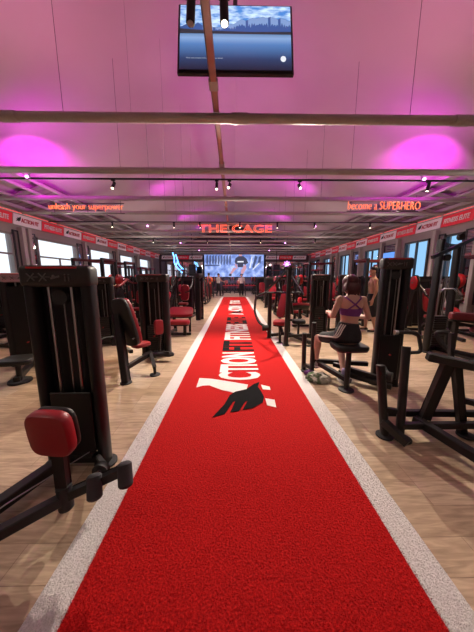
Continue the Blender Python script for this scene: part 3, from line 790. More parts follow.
def m_cross():
    r = thing('cable_station', 'x', 'gym machine')
    for s in (-1, 1): tower(r, T(s * .95, 0, 0, s * -90), .34, 2.1, cold=.07, detail=False)
    MB().bar((-.9, 0, 2.05), (.9, 0, 2.05), .08, .08).tube([(-.35, -.1, 2.12), (-.3, -.1, 2.05), (.3, -.1, 2.05), (.35, -.1, 2.12)], .016).build('top_beam', redd, r)
    for s in (-1, 1):
        MB().tube([(s * .84, -.02, 1.9), (s * .8, -.06, 1.2)], .004, n=5).build('cable', steel, r)
        MB().tube([(s * .74, -.06, 1.1), (s * .8, -.06, 1.2), (s * .86, -.06, 1.1), (s * .74, -.06, 1.1)], .012, n=6).build('handle', rubber, r)
    return r
def m_seatback():
    r = thing('shoulder_press_machine', 'x', 'gym machine')
    tower(r, T(0, -.6, 0), .5, 1.5)
    MB().bar((0, -.6, .06), (0, .6, .06), .07, .07).bar((-.3, .55, .045), (.3, .55, .045), .07, .06).bar((0, .1, .05), (0, .1, .46), .07, .07).bar((0, -.35, .06), (0, -.3, 1.15), .08, .07).build('frame', frame_m, r)
    pad_part(r, 'seat', (0, .12, .5), (.36, .38, .07), rotm(0, 0, 0)); pad_part(r, 'chest_pad', (0, -.2, .85), (.3, .45, .09), rotm(-80, 0, 0))
    for s in (-1, 1):
        MB().tube([(s * .06, -.5, 1.3), (s * .34, -.45, 1.3), (s * .36, .05, 1.45), (s * .36, .2, 1.4)], .026, .08).build('press_arm', redd, r)
        handle(r, [(s * .36, .15, 1.42), (s * .24, .2, 1.36)], .018)
    return r
def m_bench():
    r = thing('weight_bench', 'x', 'bench')
    MB().bar((0, -.6, .3), (0, .6, .3), .07, .06).bar((-.22, -.6, .03), (.22, -.6, .03), .06, .05).bar((-.26, .6, .03), (.26, .6, .03), .06, .05).bar((0, -.6, .03), (0, -.5, .3), .06, .06).bar((0, .6, .03), (0, .5, .3), .06, .06).build('frame', frame_m, r)
    pad_part(r, 'seat', (0, -.45, .4), (.3, .36, .08), rotm(0, 0, 0)); pad_part(r, 'backrest', (0, .18, .58), (.3, .84, .08), rotm(28, 0, 0))
    return r
PROTO = {}
def mk(kind, x, y, rz, label):
    fn, cat = dict(press=(m_press, 0), leg=(m_leg, 0), plate=(m_plate, 0), curl=(m_curl, 0), rack=(m_rack, 0), cross=(m_cross, 0), back=(m_seatback, 0), bench=(m_bench, 0))[kind]
    if kind not in PROTO: PROTO[kind] = o = fn()
    else: o = copy_tree(PROTO[kind])
    o.location = (x, y, 0); o.rotation_euler = (0, 0, R(rz)); o['label'] = label
    return o
DESC = dict(press='black chest press machine with red seat', leg='black leg extension machine with red seat', plate='black lever machine with red disc plates', curl='low preacher bench with red pads', rack='tall squat rack with red plates', cross='tall black twin tower cable station', back='black shoulder press with red pads', bench='inclined red weight bench')
KS = ['press', 'plate', 'back', 'rack', 'leg', 'plate', 'press', 'rack', 'curl', 'back', 'plate', 'leg', 'rack', 'bench']
for side, X_ in (('left', -1), ('right', 1)):
    rk = random.Random(21 if X_ < 0 else 34)
    for ri in range(11):
        y = 7.55 + ri * 1.5
        last = None
        for ci in range(5):
            if ri == 0 and side == 'left' and ci == 0: continue
            if ri == 0 and side == 'right' and ci == 1: continue
            if ci == 0 and (ri, side) in ((6, 'left'), (8, 'right'), (8, 'left')): continue
            kd = rk.choice([k for k in KS if k != last]); last = kd
            if ci == 0 and kd == 'rack': kd = 'plate'
            x = X_ * ([1.98, 3.12, 4.34, 5.56, 6.78][ci])
            mk(kd, x, y + (.12 if ci % 2 else 0), (rk.choice([0, 180]) + rk.uniform(-6, 6)) if kd != 'rack' else 0, DESC[kd] + ', %s row %s of turf, %s place out' % (ORD[ri], side, ORD[ci]))
# a few against the far wall behind the dumbbells
for i, (kd, x) in enumerate((('plate', -.75), ('plate', .4))):
    mk(kd, x, 22.3, 0, DESC[kd] + ', %s from the left under the video wall' % ORD[i])
# ------------------------------------------------------------------ foreground left machine A
A = thing('leg_curl_machine', 'black weight machine at near left with round edged red pad and two foam rollers', 'gym machine', (-1.32, 1.74, 0))
tower(A, T(-.005, 0, 0), .475, 1.575, shroud=shroudg, colr=.040, cold=.062, stack=.5)
MB().box((.0, .05, .78), (.37, .04, 1.40), bev=.01).build('stack_guard', panel_m, A)
MB().box((.02, -.07, .4), (.3, .015, .5), bev=.004).build('stack_cover', panel_m, A)
def L_(p, o=(-1.32, 1.74, 0)): return V(p) - V(o)
MB().bar(L_((-1.42, 1.66, .09)), L_((-1.72, .92, .07)), .08, .08, bev=.006).bar(L_((-1.55, .6, .03)), L_((-1.9, 1.0, .03)), .06, .05, bev=.006).build('base_frame', frame_m, A)
MB().bar(L_((-1.07, 1.22, .22)), L_((-1.62, .68, .22)), .055, .06, bev=.006).bar(L_((-1.6, .69, .0)), L_((-1.6, .69, .24)), .06, .06, bev=.006).build('pivot_beam', frame_m, A)
MB().cyl(L_((-1.075, 1.22, .15)), L_((-1.075, 1.22, .30)), .04, n=18).build('pivot_hub', rubber, A)
MB().bar(L_((-1.075, 1.22, .28)), L_((-1.075, 1.225, .56)), .055, .045, up=(0, 1, 0), bev=.006).build('pad_post', frame_m, A)
arm = MB().bar(L_((-1.06, 1.22, .235)), L_((-.715, 1.27, .37)), .05, .04, bev=.005).build('roller_arm', frame_m, A)
for p in ((-.895, 1.235, .31), (-.725, 1.26, .365)):
    p = V(p); roller(A, L_(p + V((-.012, .01, .045))), L_(p + V((.018, -.055, -.075))), .041)
rp = rotm(96, 0, -6)
pad_part(A, 'knee_pad', L_((-1.085, 1.2, .65)), (.245, .27, .07), rp @ rotm(0, 0, 0), redv)
MB().cyl(L_((-.98, 1.45, .21)), L_((-.98, 1.41, .21)), .052, n=20, rings=[(0, .052), (.3, .044), (.7, .044), (1, .052)]).cyl(L_((-.98, 1.46, .21)), L_((-.98, 1.40, .21)), .018, n=12).bar(L_((-.98, 1.47, .21)), L_((-1.14, 1.66, .12)), .03, .03).build('lower_pulley', rubber, A)
MB().tube([L_((-1.2, 1.66, .16)), L_((-1.4, 1.2, .2)), L_((-1.6, .75, .2))], .004, n=6).build('lower_cable', steel, A)

# --- machine B behind at far left
B = thing('seated_row_machine', 'black weight tower with mauve top and low dark stool at the left edge', 'gym machine', (-3.55, 4.0, 0), R(12))
tower(B, T(0, 0, 0), .62, 1.56, shroud=shroudp, colr=.06, cold=.1)
MB().box((0, -.06, .75), (.44, .02, 1.2), bev=.005).build('front_guard', panel_m, B)
MB().bar((0, -.05, .06), (.22, -.85, .06), .07, .07).cyl((.22, -.78, .02), (.22, -.78, .3), .035).build('frame', frame_m, B)
MB().cyl((.22, -.78, 0), (.22, -.78, .03), .14, n=24).build('stool_foot', rubber, B)
MB().pad((.22, -.75, .32), (.42, .36, .07), rotm(0, 0, 0)).build('stool_seat', blk, B)
# --- machine C: seat with red backrest
Cm = thing('seated_curl_machine', 'black machine with red backrest seen from behind, on a slanted post, left of turf', 'gym machine', (-1.72, 3.5, 0))
def lc(*p): return V(p) - V((-1.72, 3.5, 0))
MB().bar(lc(-1.78, 3.45, .95), lc(-1.62, 3.22, .02), .075, .1, up=(0, 1, 0), bev=.01).bar(lc(-1.64, 3.3, .2), lc(-1.42, 3.75, .28), .06, .06).bar(lc(-1.42, 3.7, .28), lc(-1.30, 3.5, .12), .05, .05).bar(lc(-1.66, 3.55, .36), lc(-1.9, 3.9, .3), .05, .05).build('frame', frame_m, Cm)
feet(Cm, [lc(-1.62, 3.22, 0), lc(-1.30, 3.5, 0), lc(-1.9, 3.9, 0)])
for p, h_ in ((lc(-1.30, 3.5, 0), .14), (lc(-1.9, 3.9, 0), .3)): MB().cyl((p.x, p.y, 0), (p.x, p.y, h_), .022).build('support_post', frame_m, Cm)
rb = rotm(0, 0, 40) @ rotm(-78, 0, 0)
rb = Matrix(((math.cos(R(-35)), 0, 0), (0, 1, 0), (0, 0, 1))).to_3x3() if 0 else rotm(0, 0, -24) @ rotm(-80, 0, 0) @ rotm(0, 0, -8)
pad_part(Cm, 'backrest', lc(-1.64, 3.50, .84), (.30, .72, .06), rb, redv)
MB().pad(lc(-1.665, 3.44, .84), (.32, .74, .06), rb).build('backrest_shell', blk, Cm)
MB().pad(lc(-1.58, 3.74, .42), (.20, .28, .06), rotm(0, 0, -32)).build('seat', redv, Cm)
for s in (-1, 1): handle(Cm, [lc(-1.75 + s * .17, 3.55, .6), lc(-1.75 + s * .22, 3.45 + s * .05, .62), lc(-1.75 + s * .22, 3.3, .62)], .014, .03)
# --- machine C2 tower
C2 = thing('standing_weight_machine', 'black weight tower with small red side pad and black cylinder at its foot', 'gym machine', (-1.58, 4.5, 0))
tower(C2, T(0, 0, 0, -4), .56, 1.55, colr=.06, cold=.1, stack=.5)
MB().bar((.05, -.3, .15), (.35, -.38, .15), .05, .05).bar((.0, 0, .06), (.05, -.35, .08), .06, .06).bar((.15, -.33, .15), (.17, -.3, .55), .04, .04).build('frame', frame_m, C2)
MB().pad((.17, -.36, .62), (.17, .27, .07), rotm(90, 0, 50)).build('side_pad', redv, C2)
roller(C2, (-.12, -.36, .12), (.42, -.36, .12), .045)
# --- E: red bench
E1 = thing('preacher_curl_bench', 'low bench with two wide bright red pads beside the left edge of the turf', 'bench', (-1.48, 6.1, 0))
MB().bar((-.25, -.1, .05), (.3, -.1, .05), .06, .06).bar((.15, -.15, .02), (.15, -.1, .33), .07, .07).bar((-.2, .35, .02), (-.2, .2, .55), .07, .07).bar((-.25, -.1, .08), (-.2, .35, .08), .06, .06).bar((.2, .3, .02), (.22, .2, .5), .06, .06).bar((-.2, .3, .45), (.22, .25, .45), .05, .05).build('frame', frame_m, E1)
pad_part(E1, 'arm_pad', (0, .2, .58), (.64, .34, .1), rotm(35, 0, 0)); pad_part(E1, 'seat', (.02, -.12, .36), (.52, .3, .1), rotm(0, 0, 0))
E2 = thing('cable_column', 'tall narrow black cable column standing at the left edge of the turf', 'gym machine', (-1.28, 8.35, 0))
tower(E2, T(0, 0, 0, 70), .36, 1.62, colr=.06, cold=.09, detail=False)
# --- D: tall dark machines left, mid distance
mk('back', -3.0, 5.75, 8, 'shoulder press machine with red chest pad behind the nearest left weight tower')
mk('press', -4.9, 5.5, -10, 'chest press machine standing far left behind the mauve topped tower')
mk('leg', -6.3, 3.9, 0, 'leg extension machine near the left wall at the frame edge')
mk('plate', -6.2, 5.75, 0, 'lever machine with disc plates near the left windows')

# ------------------------------------------------------------------ right: H press
H = thing('converging_press_machine', 'open framed press machine with red seat and curved black lever right of the turf', 'gym machine', (1.05, 5.4, 0))
def lh(*p): return V(p) - V((1.05, 5.4, 0))
for a, b in (((1.08, 5.08, 0), (1.12, 5.12, 1.70)), ((1.32, 5.9, 0), (1.28, 5.85, 1.62)), ((.80, 5.7, 0), (.80, 5.7, 1.12))):
    MB().oval(lh(*a), lh(*b), .048, .06).build('upright', frame_m, H)
MB().bar(lh(1.10, 5.12, 1.66), lh(.72, 5.9, 1.15), .04, .04).bar(lh(1.1, 5.1, 1.66), lh(1.3, 5.9, 1.6), .05, .05).bar(lh(1.1, 5.12, 1.3), lh(1.38, 5.75, .6), .05, .05).bar(lh(1.28, 5.85, 1.6), lh(1.52, 5.4, 1.1), .04, .04).build('top_frame', frame_m, H)
MB().tube([lh(.66, 5.35, 1.15), lh(1.45, 5.35, 1.15)], .022).build('cross_bar', rubber, H)
MB().bar(lh(.82, 5.7, .08), lh(1.32, 5.9, .08), .07, .07).bar(lh(1.32, 5.88, .08), lh(1.6, 5.0, .08), .07, .07).bar(lh(1.08, 5.1, .2), lh(1.62, 5.1, .24), .05, .05).bar(lh(1.0, 5.1, .25), lh(1.0, 5.5, .4), .07, .07).bar(lh(.98, 5.25, 0), lh(.98, 5.3, .4), .05, .05).build('base_frame', frame_m, H)
feet(H, [lh(*p, 0) for p in ((1.08, 5.08), (1.32, 5.9), (.8, 5.7), (1.6, 5.0), (.98, 5.25))])
MB().tube([lh(.66, 5.4, 1.15), lh(.5, 6.1, 1.0), lh(.47, 6.2, .6), lh(.56, 5.9, .35), lh(.72, 5.6, .3)], .03, .15).build('curved_lever', rubber, H)
MB().cyl(lh(.62, 5.62, .28), lh(.76, 5.62, .28), .07, n=18).build('lever_stop', rubber, H)
pad_part(H, 'seat', lh(1.0, 5.4, .46), (.3, .4, .08), rotm(0, 0, -20)); pad_part(H, 'backrest', lh(1.12, 5.68, .84), (.26, .64, .08), rotm(72, 0, -55))
for s in (0, 1): MB().tube([lh(1.12 + s * .14, 5.12 + s * .6, 1.64), lh(1.0 + s * .34, 5.0 + s * .5, 1.72), lh(.93 + s * .46, 4.95 + s * .45, 1.66)], .018, .05).build('grip_horn', rubber, H)
# --- I towers
for i, (x, y, rz, h) in enumerate(((2.02, 5.75, -8, 1.56), (3.05, 6.6, 0, 1.56))):
    t = thing('weight_tower', ['black weight tower with tall open stack left of the seated woman', 'narrow black weight tower behind the seated woman\'s head', 'black weight tower partly hidden behind the seated woman'][i], 'gym machine', (x, y, 0), R(rz))
    tower(t, T(0, 0, 0), .42, h, colr=.05, cold=.09, detail=(i == 0), stack=.7)
    MB().bar((0, 0, .05), (-.5, -.2, .05), .06, .06).bar((-.5, -.2, .03), (-.5, -.2, .4), .05, .05).build('frame', frame_m, t)
    MB().pad((-.5, -.2, .44), (.32, .3, .08), rotm(0, 0, 0)).build('seat', redv if i else blk, t)

# --- K: woman's machine
K = thing('seated_leg_machine', 'black weight machine with dark seat the woman sits on, tower at its right', 'gym machine', (1.45, 3.0, 0))
def lk(*p): return V(p) - V((1.45, 3.0, 0))
tower(K, T(.60, .14, 0, -12), .345, 1.74, colr=.045, cold=.075, stack=.62)
MB(T(.60, .13, 0, -12)).box((-.01, -.075, .42), (.25, .02, .62), bev=.006).build('front_guard', panel_m, K)
MB().cyl(lk(1.43, 2.96, .02), lk(1.43, 2.96, .56), .034, n=16).build('seat_post', frame_m, K)
feet(K, [lk(1.43, 2.96, 0)], .1); feet(K, [lk(1.08, 3.62, 0)], .075)
MB().pad(lk(1.44, 3.0, .60), (.42, .34, .06), rotm(0, 0, 0), e=6).build('seat', blk, K)
MB().pad(lk(1.44, 3.0, .565), (.40, .32, .02), rotm(0, 0, 0), e=6).build('seat_underside', redd, K)
for a, b, h in (((1.06, 3.66, 0), (1.05, 3.66, .62), 0), ((1.14, 3.5, .08), (1.14, 3.5, .82), 0)):
    MB().oval(lk(*a), lk(*b), .033, .04).build('upright', frame_m, K)
MB().bar(lk(1.05, 3.66, .1), lk(1.14, 3.5, .1), .05, .05).bar(lk(1.14, 3.5, .22), lk(1.95, 3.4, .2), .06, .06).bar(lk(1.2, 3.5, .2), lk(1.5, 3.0, .1), .06, .06).bar(lk(1.43, 3.4, .2), lk(1.98, 3.0, .12), .06, .06).bar(lk(1.5, 3.35, .1), lk(2.0, 2.9, .07), .07, .06).build('base_frame', frame_m, K)
MB().cyl(lk(1.8, 2.72, .3), lk(1.84, 2.68, .3), .06, n=20).bar(lk(1.82, 2.7, .3), lk(1.95, 3.0, .3), .03, .03).build('side_pulley', rubber, K)
MB().bar(lk(1.15, 3.5, .12), lk(1.24, 3.55, .12), .12, .02).build('foot_plate', rubber, K)

# --- L: near right frame, running out of the picture
Lm = thing('abdominal_machine', 'low black frame machine with looped handles at the right edge nearest the camera', 'gym machine', (1.8, 2.0, 0))
def ll(*p): return V(p) - V((1.8, 2.0, 0))
MB().oval(ll(1.36, 2.03, .02), ll(1.305, 2.11, .68), .036, .036).build('upright', frame_m, Lm)
MB().oval(ll(1.46, 1.97, .03), ll(1.53, 2.11, .86), .034, .034).build('upright', frame_m, Lm)
MB().bar(ll(1.345, 2.04, .27), ll(1.49, 2.03, .25), .04, .04).bar(ll(1.34, 2.04, .15), ll(1.44, 1.84, .06), .06, .07, bev=.004).build('upright_brace', frame_m, Lm)
feet(Lm, [ll(*p, 0) for p in ((1.36, 2.03), (1.50, 1.98), (2.14, 2.02), (2.55, 1.62), (1.98, 1.2))], .075)
MB().bar(ll(1.645, 2.0, .805), ll(2.35, 1.74, .69), .085, .075, bev=.01).build('main_beam', frame_m, Lm)
MB().bar(ll(1.81, 1.96, .77), ll(1.74, 2.05, .17), .085, .05, up=(0, 1, 0), bev=.006).bar(ll(1.86, 1.95, .78), ll(2.12, 2.04, .02), .055, .05, up=(0, 1, 0), bev=.006).bar(ll(2.35, 1.72, .7), ll(2.55, 1.62, .02), .07, .06, up=(0, 1, 0), bev=.006).build('a_frame_leg', frame_m, Lm)
MB().bar(ll(1.40, 2.1, .20), ll(2.3, 2.1, .18), .05, .06, bev=.005).bar(ll(1.45, 1.98, .14), ll(2.4, 1.98, .14), .05, .06, bev=.005).bar(ll(1.66, 2.07, .15), ll(2.0, 1.15, .06), .07, .08, bev=.006).bar(ll(1.99, 2.03, .38), ll(2.45, 1.7, .36), .05, .05, bev=.005).build('base_frame', frame_m, Lm)
handle(Lm, [ll(1.47, 2.16, .985), ll(1.65, 2.14, .985), ll(1.69, 2.12, .80), ll(1.54, 2.11, .80)], .017, .05)
handle(Lm, [ll(2.05, 2.25, .96), ll(1.94, 2.3, .95), ll(2.0, 2.2, .80), ll(2.12, 2.1, .78), ll(2.3, 2.0, .77)], .022, .06)
MB().cyl(ll(1.47, 2.16, .985), ll(1.44, 2.16, .985), .021, n=12).cyl(ll(1.93, 2.08, .80), ll(1.93, 2.1, .94), .016, n=10).build('grip_collar', chrome, Lm)
MB().bar(ll(1.93, 2.08, .80), ll(1.93, 2.1, .99), .035, .035).build('handle_post', frame_m, Lm)
MB().cyl(ll(2.16, 1.86, .80), ll(2.16, 1.86, .86), .022, n=14).build('red_knob', redp, Lm)
tower(Lm, T(1.35, -.35, 0, 40), .56, 1.6)

# --- M: tall pulldown station far right, red benches, rack N
Mm = thing('lat_pulldown_station', 'tall black pulldown station with long top arm at the right edge', 'gym machine', (4.2, 4.9, 0))
def lm(*p): return V(p) - V((4.2, 4.9, 0))
for a, b in (((3.83, 4.6, 0), (3.86, 4.6, 2.2)), ((4.45, 4.85, 0), (4.42, 4.85, 2.15))):
    MB().oval(lm(*a), lm(*b), .045, .075).build('upright', gloss, Mm)
MB().bar(lm(3.6, 4.45, 1.86), lm(4.8, 4.75, 2.32), .05, .06).bar(lm(3.86, 4.6, 2.1), lm(4.42, 4.85, 2.1), .07, .07).build('top_arm', frame_m, Mm)
MB().bar(lm(3.83, 4.6, .05), lm(4.45, 4.85, .05), .07, .08).bar(lm(4.1, 4.7, .05), lm(4.3, 3.9, .05), .07, .08).bar(lm(3.85, 4.55, .42), lm(4.4, 4.8, .40), .06, .06).build('base_frame', frame_m, Mm)
for x in (4.02, 4.14): MB().cyl(lm(x, 4.68, .1), lm(x, 4.68, 2.0), .012, n=8).build('guide_rod', chrome, Mm)
mb = MB()
for i in range(14): mb.box(lm(4.08, 4.68, .12 + i * .045), (.26, .12, .038), bev=.003)
mb.build('weight_stack', stackm, Mm)
MB().cyl(lm(3.95, 4.5, 1.86), lm(3.95, 4.56, 1.86), .06, n=18).cyl(lm(4.25, 4.6, 2.25), lm(4.25, 4.66, 2.25), .06, n=18).build('pulley', rubber, Mm)
MB().tube([lm(3.95, 4.5, 1.8), lm(3.95, 4.5, 1.25)], .004, n=5).tube([lm(4.08, 4.66, .75), lm(4.08, 4.66, 2.1)], .004, n=5).build('cable', steel, Mm)
feet(Mm, [lm(3.83, 4.6, 0), lm(4.45, 4.85, 0)], .12)
MB().tube([lm(3.75, 4.35, 1.22), lm(3.85, 4.4, 1.28), lm(4.1, 4.45, 1.28), lm(4.2, 4.5, 1.22)], .014, .04).build('pull_bar', chrome, Mm)
Bn = thing('thigh_pad_bench', 'black bench with two long dark red pads at the right edge beside the pulldown station', 'bench', (3.85, 3.95, 0))
MB().bar((-.1, 0, .02), (-.1, 0, .8), .06, .06).bar((-.1, -.1, .05), (.6, -.1, .05), .06, .06).bar((.5, -.1, .02), (.5, -.1, .6), .06, .06).bar((-.1, 0, .72), (.5, -.1, .60), .05, .05).bar((-.2, -.3, .04), (.0, .2, .04), .06, .05).build('frame', frame_m, Bn)
pad_part(Bn, 'thigh_pad', (.05, -.03, .83), (.55, .15, .13), rotm(0, 4, -8), redd); pad_part(Bn, 'seat', (.35, -.15, .62), (.5, .3, .1), rotm(0, 0, -8), redd)
N_ = mk('plate', 5.0, 5.9, -12, 'lever machine with red pads standing between the black tower and the pulldown station')
mk('rack', 6.4, 5.9, 0, 'squat rack with red plates near the right wall')
mk('press', 6.1, 3.6, 30, 'chest press machine near the right wall beyond the red padded bench')
mk('cross', 3.2, 9.0, 0, 'twin tower cable station behind the standing man') if 0 else None

# ------------------------------------------------------------------ dumbbell racks at the end of the turf
def dumbbell_proto():
    d = thing('dumbbell', 'x', 'dumbbell')
    MB().cyl((-.07, 0, 0), (.07, 0, 0), .016, n=10).build('grip', chrome, d)
    for s in (-1, 1): MB().cyl((s * .07, 0, 0), (s * .17, 0, 0), .075, n=14, rings=[(0, .065), (.15, .075), (.85, .075), (1, .06)]).build('weight_head', rubber, d)
    return d
dp = None
for i, x0 in enumerate((-.15, 1.7)):
    r = thing('dumbbell_rack', 'black two tier dumbbell rack at the far end of the turf, %s one' % ['left', 'right'][i], 'rack', (x0, 19.6, 0))
    for s in (-1, 1): MB().bar((s * .8, .25, 0), (s * .8, .15, 1.0), .08, .06).bar((s * .8, -.3, .03), (s * .8, .3, .03), .08, .05).build('rack_leg', frame_m, r)
    for k_, z in enumerate((.42, .82)):
        MB().box((0, 0 + k_ * .12, z), (1.62, .34, .03), rotm(14, 0, 0)).build('rack_shelf', redp if k_ else frame_m, r)
        for q in range(7):
            if dp is None: dp = d = dumbbell_proto()
            else: d = copy_tree(dp)
            d.location = (x0 - .68 + q * .225, 19.6 + k_ * .12, z + .095); d.rotation_euler = (R(14), 0, R(90))
            d['label'] = 'round black dumbbell on the %s tier of the %s far rack' % (['lower', 'upper'][k_], ['left', 'right'][i]); d['group'] = 'dumbbells on the %s tier of the %s far rack' % (['lower', 'upper'][k_], ['left', 'right'][i])

# ------------------------------------------------------------------ people
def bake(mb, name, m, parent, voxel, smooth=4):
    bmesh.ops.recalc_face_normals(mb.bm, faces=mb.bm.faces[:])
    me = bpy.data.meshes.new('t'); mb.bm.to_mesh(me); mb.bm.free()
    o = bpy.data.objects.new('t', me); C.objects.link(o)
    r = o.modifiers.new('r', 'REMESH'); r.mode = 'VOXEL'; r.voxel_size = voxel; r.use_smooth_shade = True
    s = o.modifiers.new('s', 'SMOOTH'); s.factor = .5; s.iterations = smooth
    dg = bpy.context.evaluated_depsgraph_get(); me2 = bpy.data.meshes.new_from_object(o.evaluated_get(dg))
    bpy.data.objects.remove(o); bpy.data.meshes.remove(me)
    me2.name = name; me2.materials.clear(); me2.materials.append(m); me2.shade_smooth()
    q = bpy.data.objects.new(name, me2); C.objects.link(q); q.parent = parent; return q
def loft(mb, secs, side):
    """secs: (centre, half width, half depth); side = body's sideways direction"""
    out = []; side = V(side).normalized()
    for i, (c, a, b) in enumerate(secs):
        p = V(secs[max(i - 1, 0)][0]); q = V(secs[min(i + 1, len(secs) - 1)][0]); d = (q - p).normalized()
        x = (side - d * side.dot(d)).normalized(); y = d.cross(x)
        out.append([V(c) + x * math.cos(2 * math.pi * k / 20) * a + y * math.sin(2 * math.pi * k / 20) * b for k in range(20)])
    mb.ring(out)
def hand(mb, wrist, fore, palm_n, s=1., curl=.6):
    """palm and five fingers; fore = pointing direction, palm_n = palm normal"""
    w = V(wrist); f = V(fore).normalized(); n_ = V(palm_n); n_ = (n_ - f * n_.dot(f)).normalized(); x = f.cross(n_)
    pc = w + f * .05 * s
    mb.box(pc, (.075 * s, .026 * s, .09 * s), Matrix((x, n_, f)).transposed(), bev=.01 * s, seg=2)
    for i, (o_, L) in enumerate(((-.03, .062), (-.01, .075), (.01, .07), (.03, .055))):
        a = w + f * .092 * s + x * o_ * s; d = f; r = .0085 * s
        for k in range(3):
            ang = curl * (.35 + .45 * k + .05 * i); dd = (f * math.cos(ang) + n_ * math.sin(ang)).normalized()
            b = a + dd * L * s * (.45, .32, .25)[k]; mb.capsule(a, b, r, r * .92); a = b; r *= .92
    a = w + f * .03 * s - x * .036 * s; b = a + (f * .5 - x * .7 + n_ * .35).normalized() * .035 * s; c = b + (f * .9 + n_ * .5).normalized() * .032 * s
    mb.capsule(a, b, .011 * s, .0095 * s); mb.capsule(b, c, .0095 * s, .008 * s)
def head(mb, c, fwd, up, s=1.):
    f = V(fwd).normalized(); u = V(up); u = (u - f * u.dot(f)).normalized(); x = f.cross(u)
    Rm = Matrix((x, f, u)).transposed(); c = V(c)
    def P(a, b, h): return c + x * a * s + f * b * s + u * h * s
    mb.ell(P(0, -.01, .025), (.074 * s, .093 * s, .088 * s), Rm); mb.ell(P(0, .022, -.045), (.055 * s, .062 * s, .065 * s), Rm)
    mb.ell(P(0, .098, -.012), (.011 * s, .016 * s, .024 * s), Rm, 10, 7); mb.ell(P(0, .07, -.088), (.022 * s, .018 * s, .016 * s), Rm, 10, 7)
    mb.ell(P(0, .075, .028), (.05 * s, .016 * s, .010 * s), Rm, 10, 7); mb.ell(P(0, .078, -.055), (.024 * s, .014 * s, .011 * s), Rm, 10, 7)
    for q in (-1, 1): mb.ell(P(q * .074, -.005, -.01), (.010 * s, .018 * s, .03 * s), Rm, 10, 7)
    return P, Rm
def face_parts(root, P, Rm, s=1.):
    for q in (-1, 1): 
        e = MB().ell(P(q * .03, .083, .005), (.012 * s, .007 * s, .008 * s), Rm, 10, 7).build('eye', eyem, root)
        MB().ell(P(q * .03, .089, .005), (.005 * s, .003 * s, .005 * s), Rm, 8, 6).build('iris', blk, e)
    MB().ell(P(0, .090, -.055), (.020 * s, .006 * s, .006 * s), Rm, 10, 7).build('mouth', lipm, root)

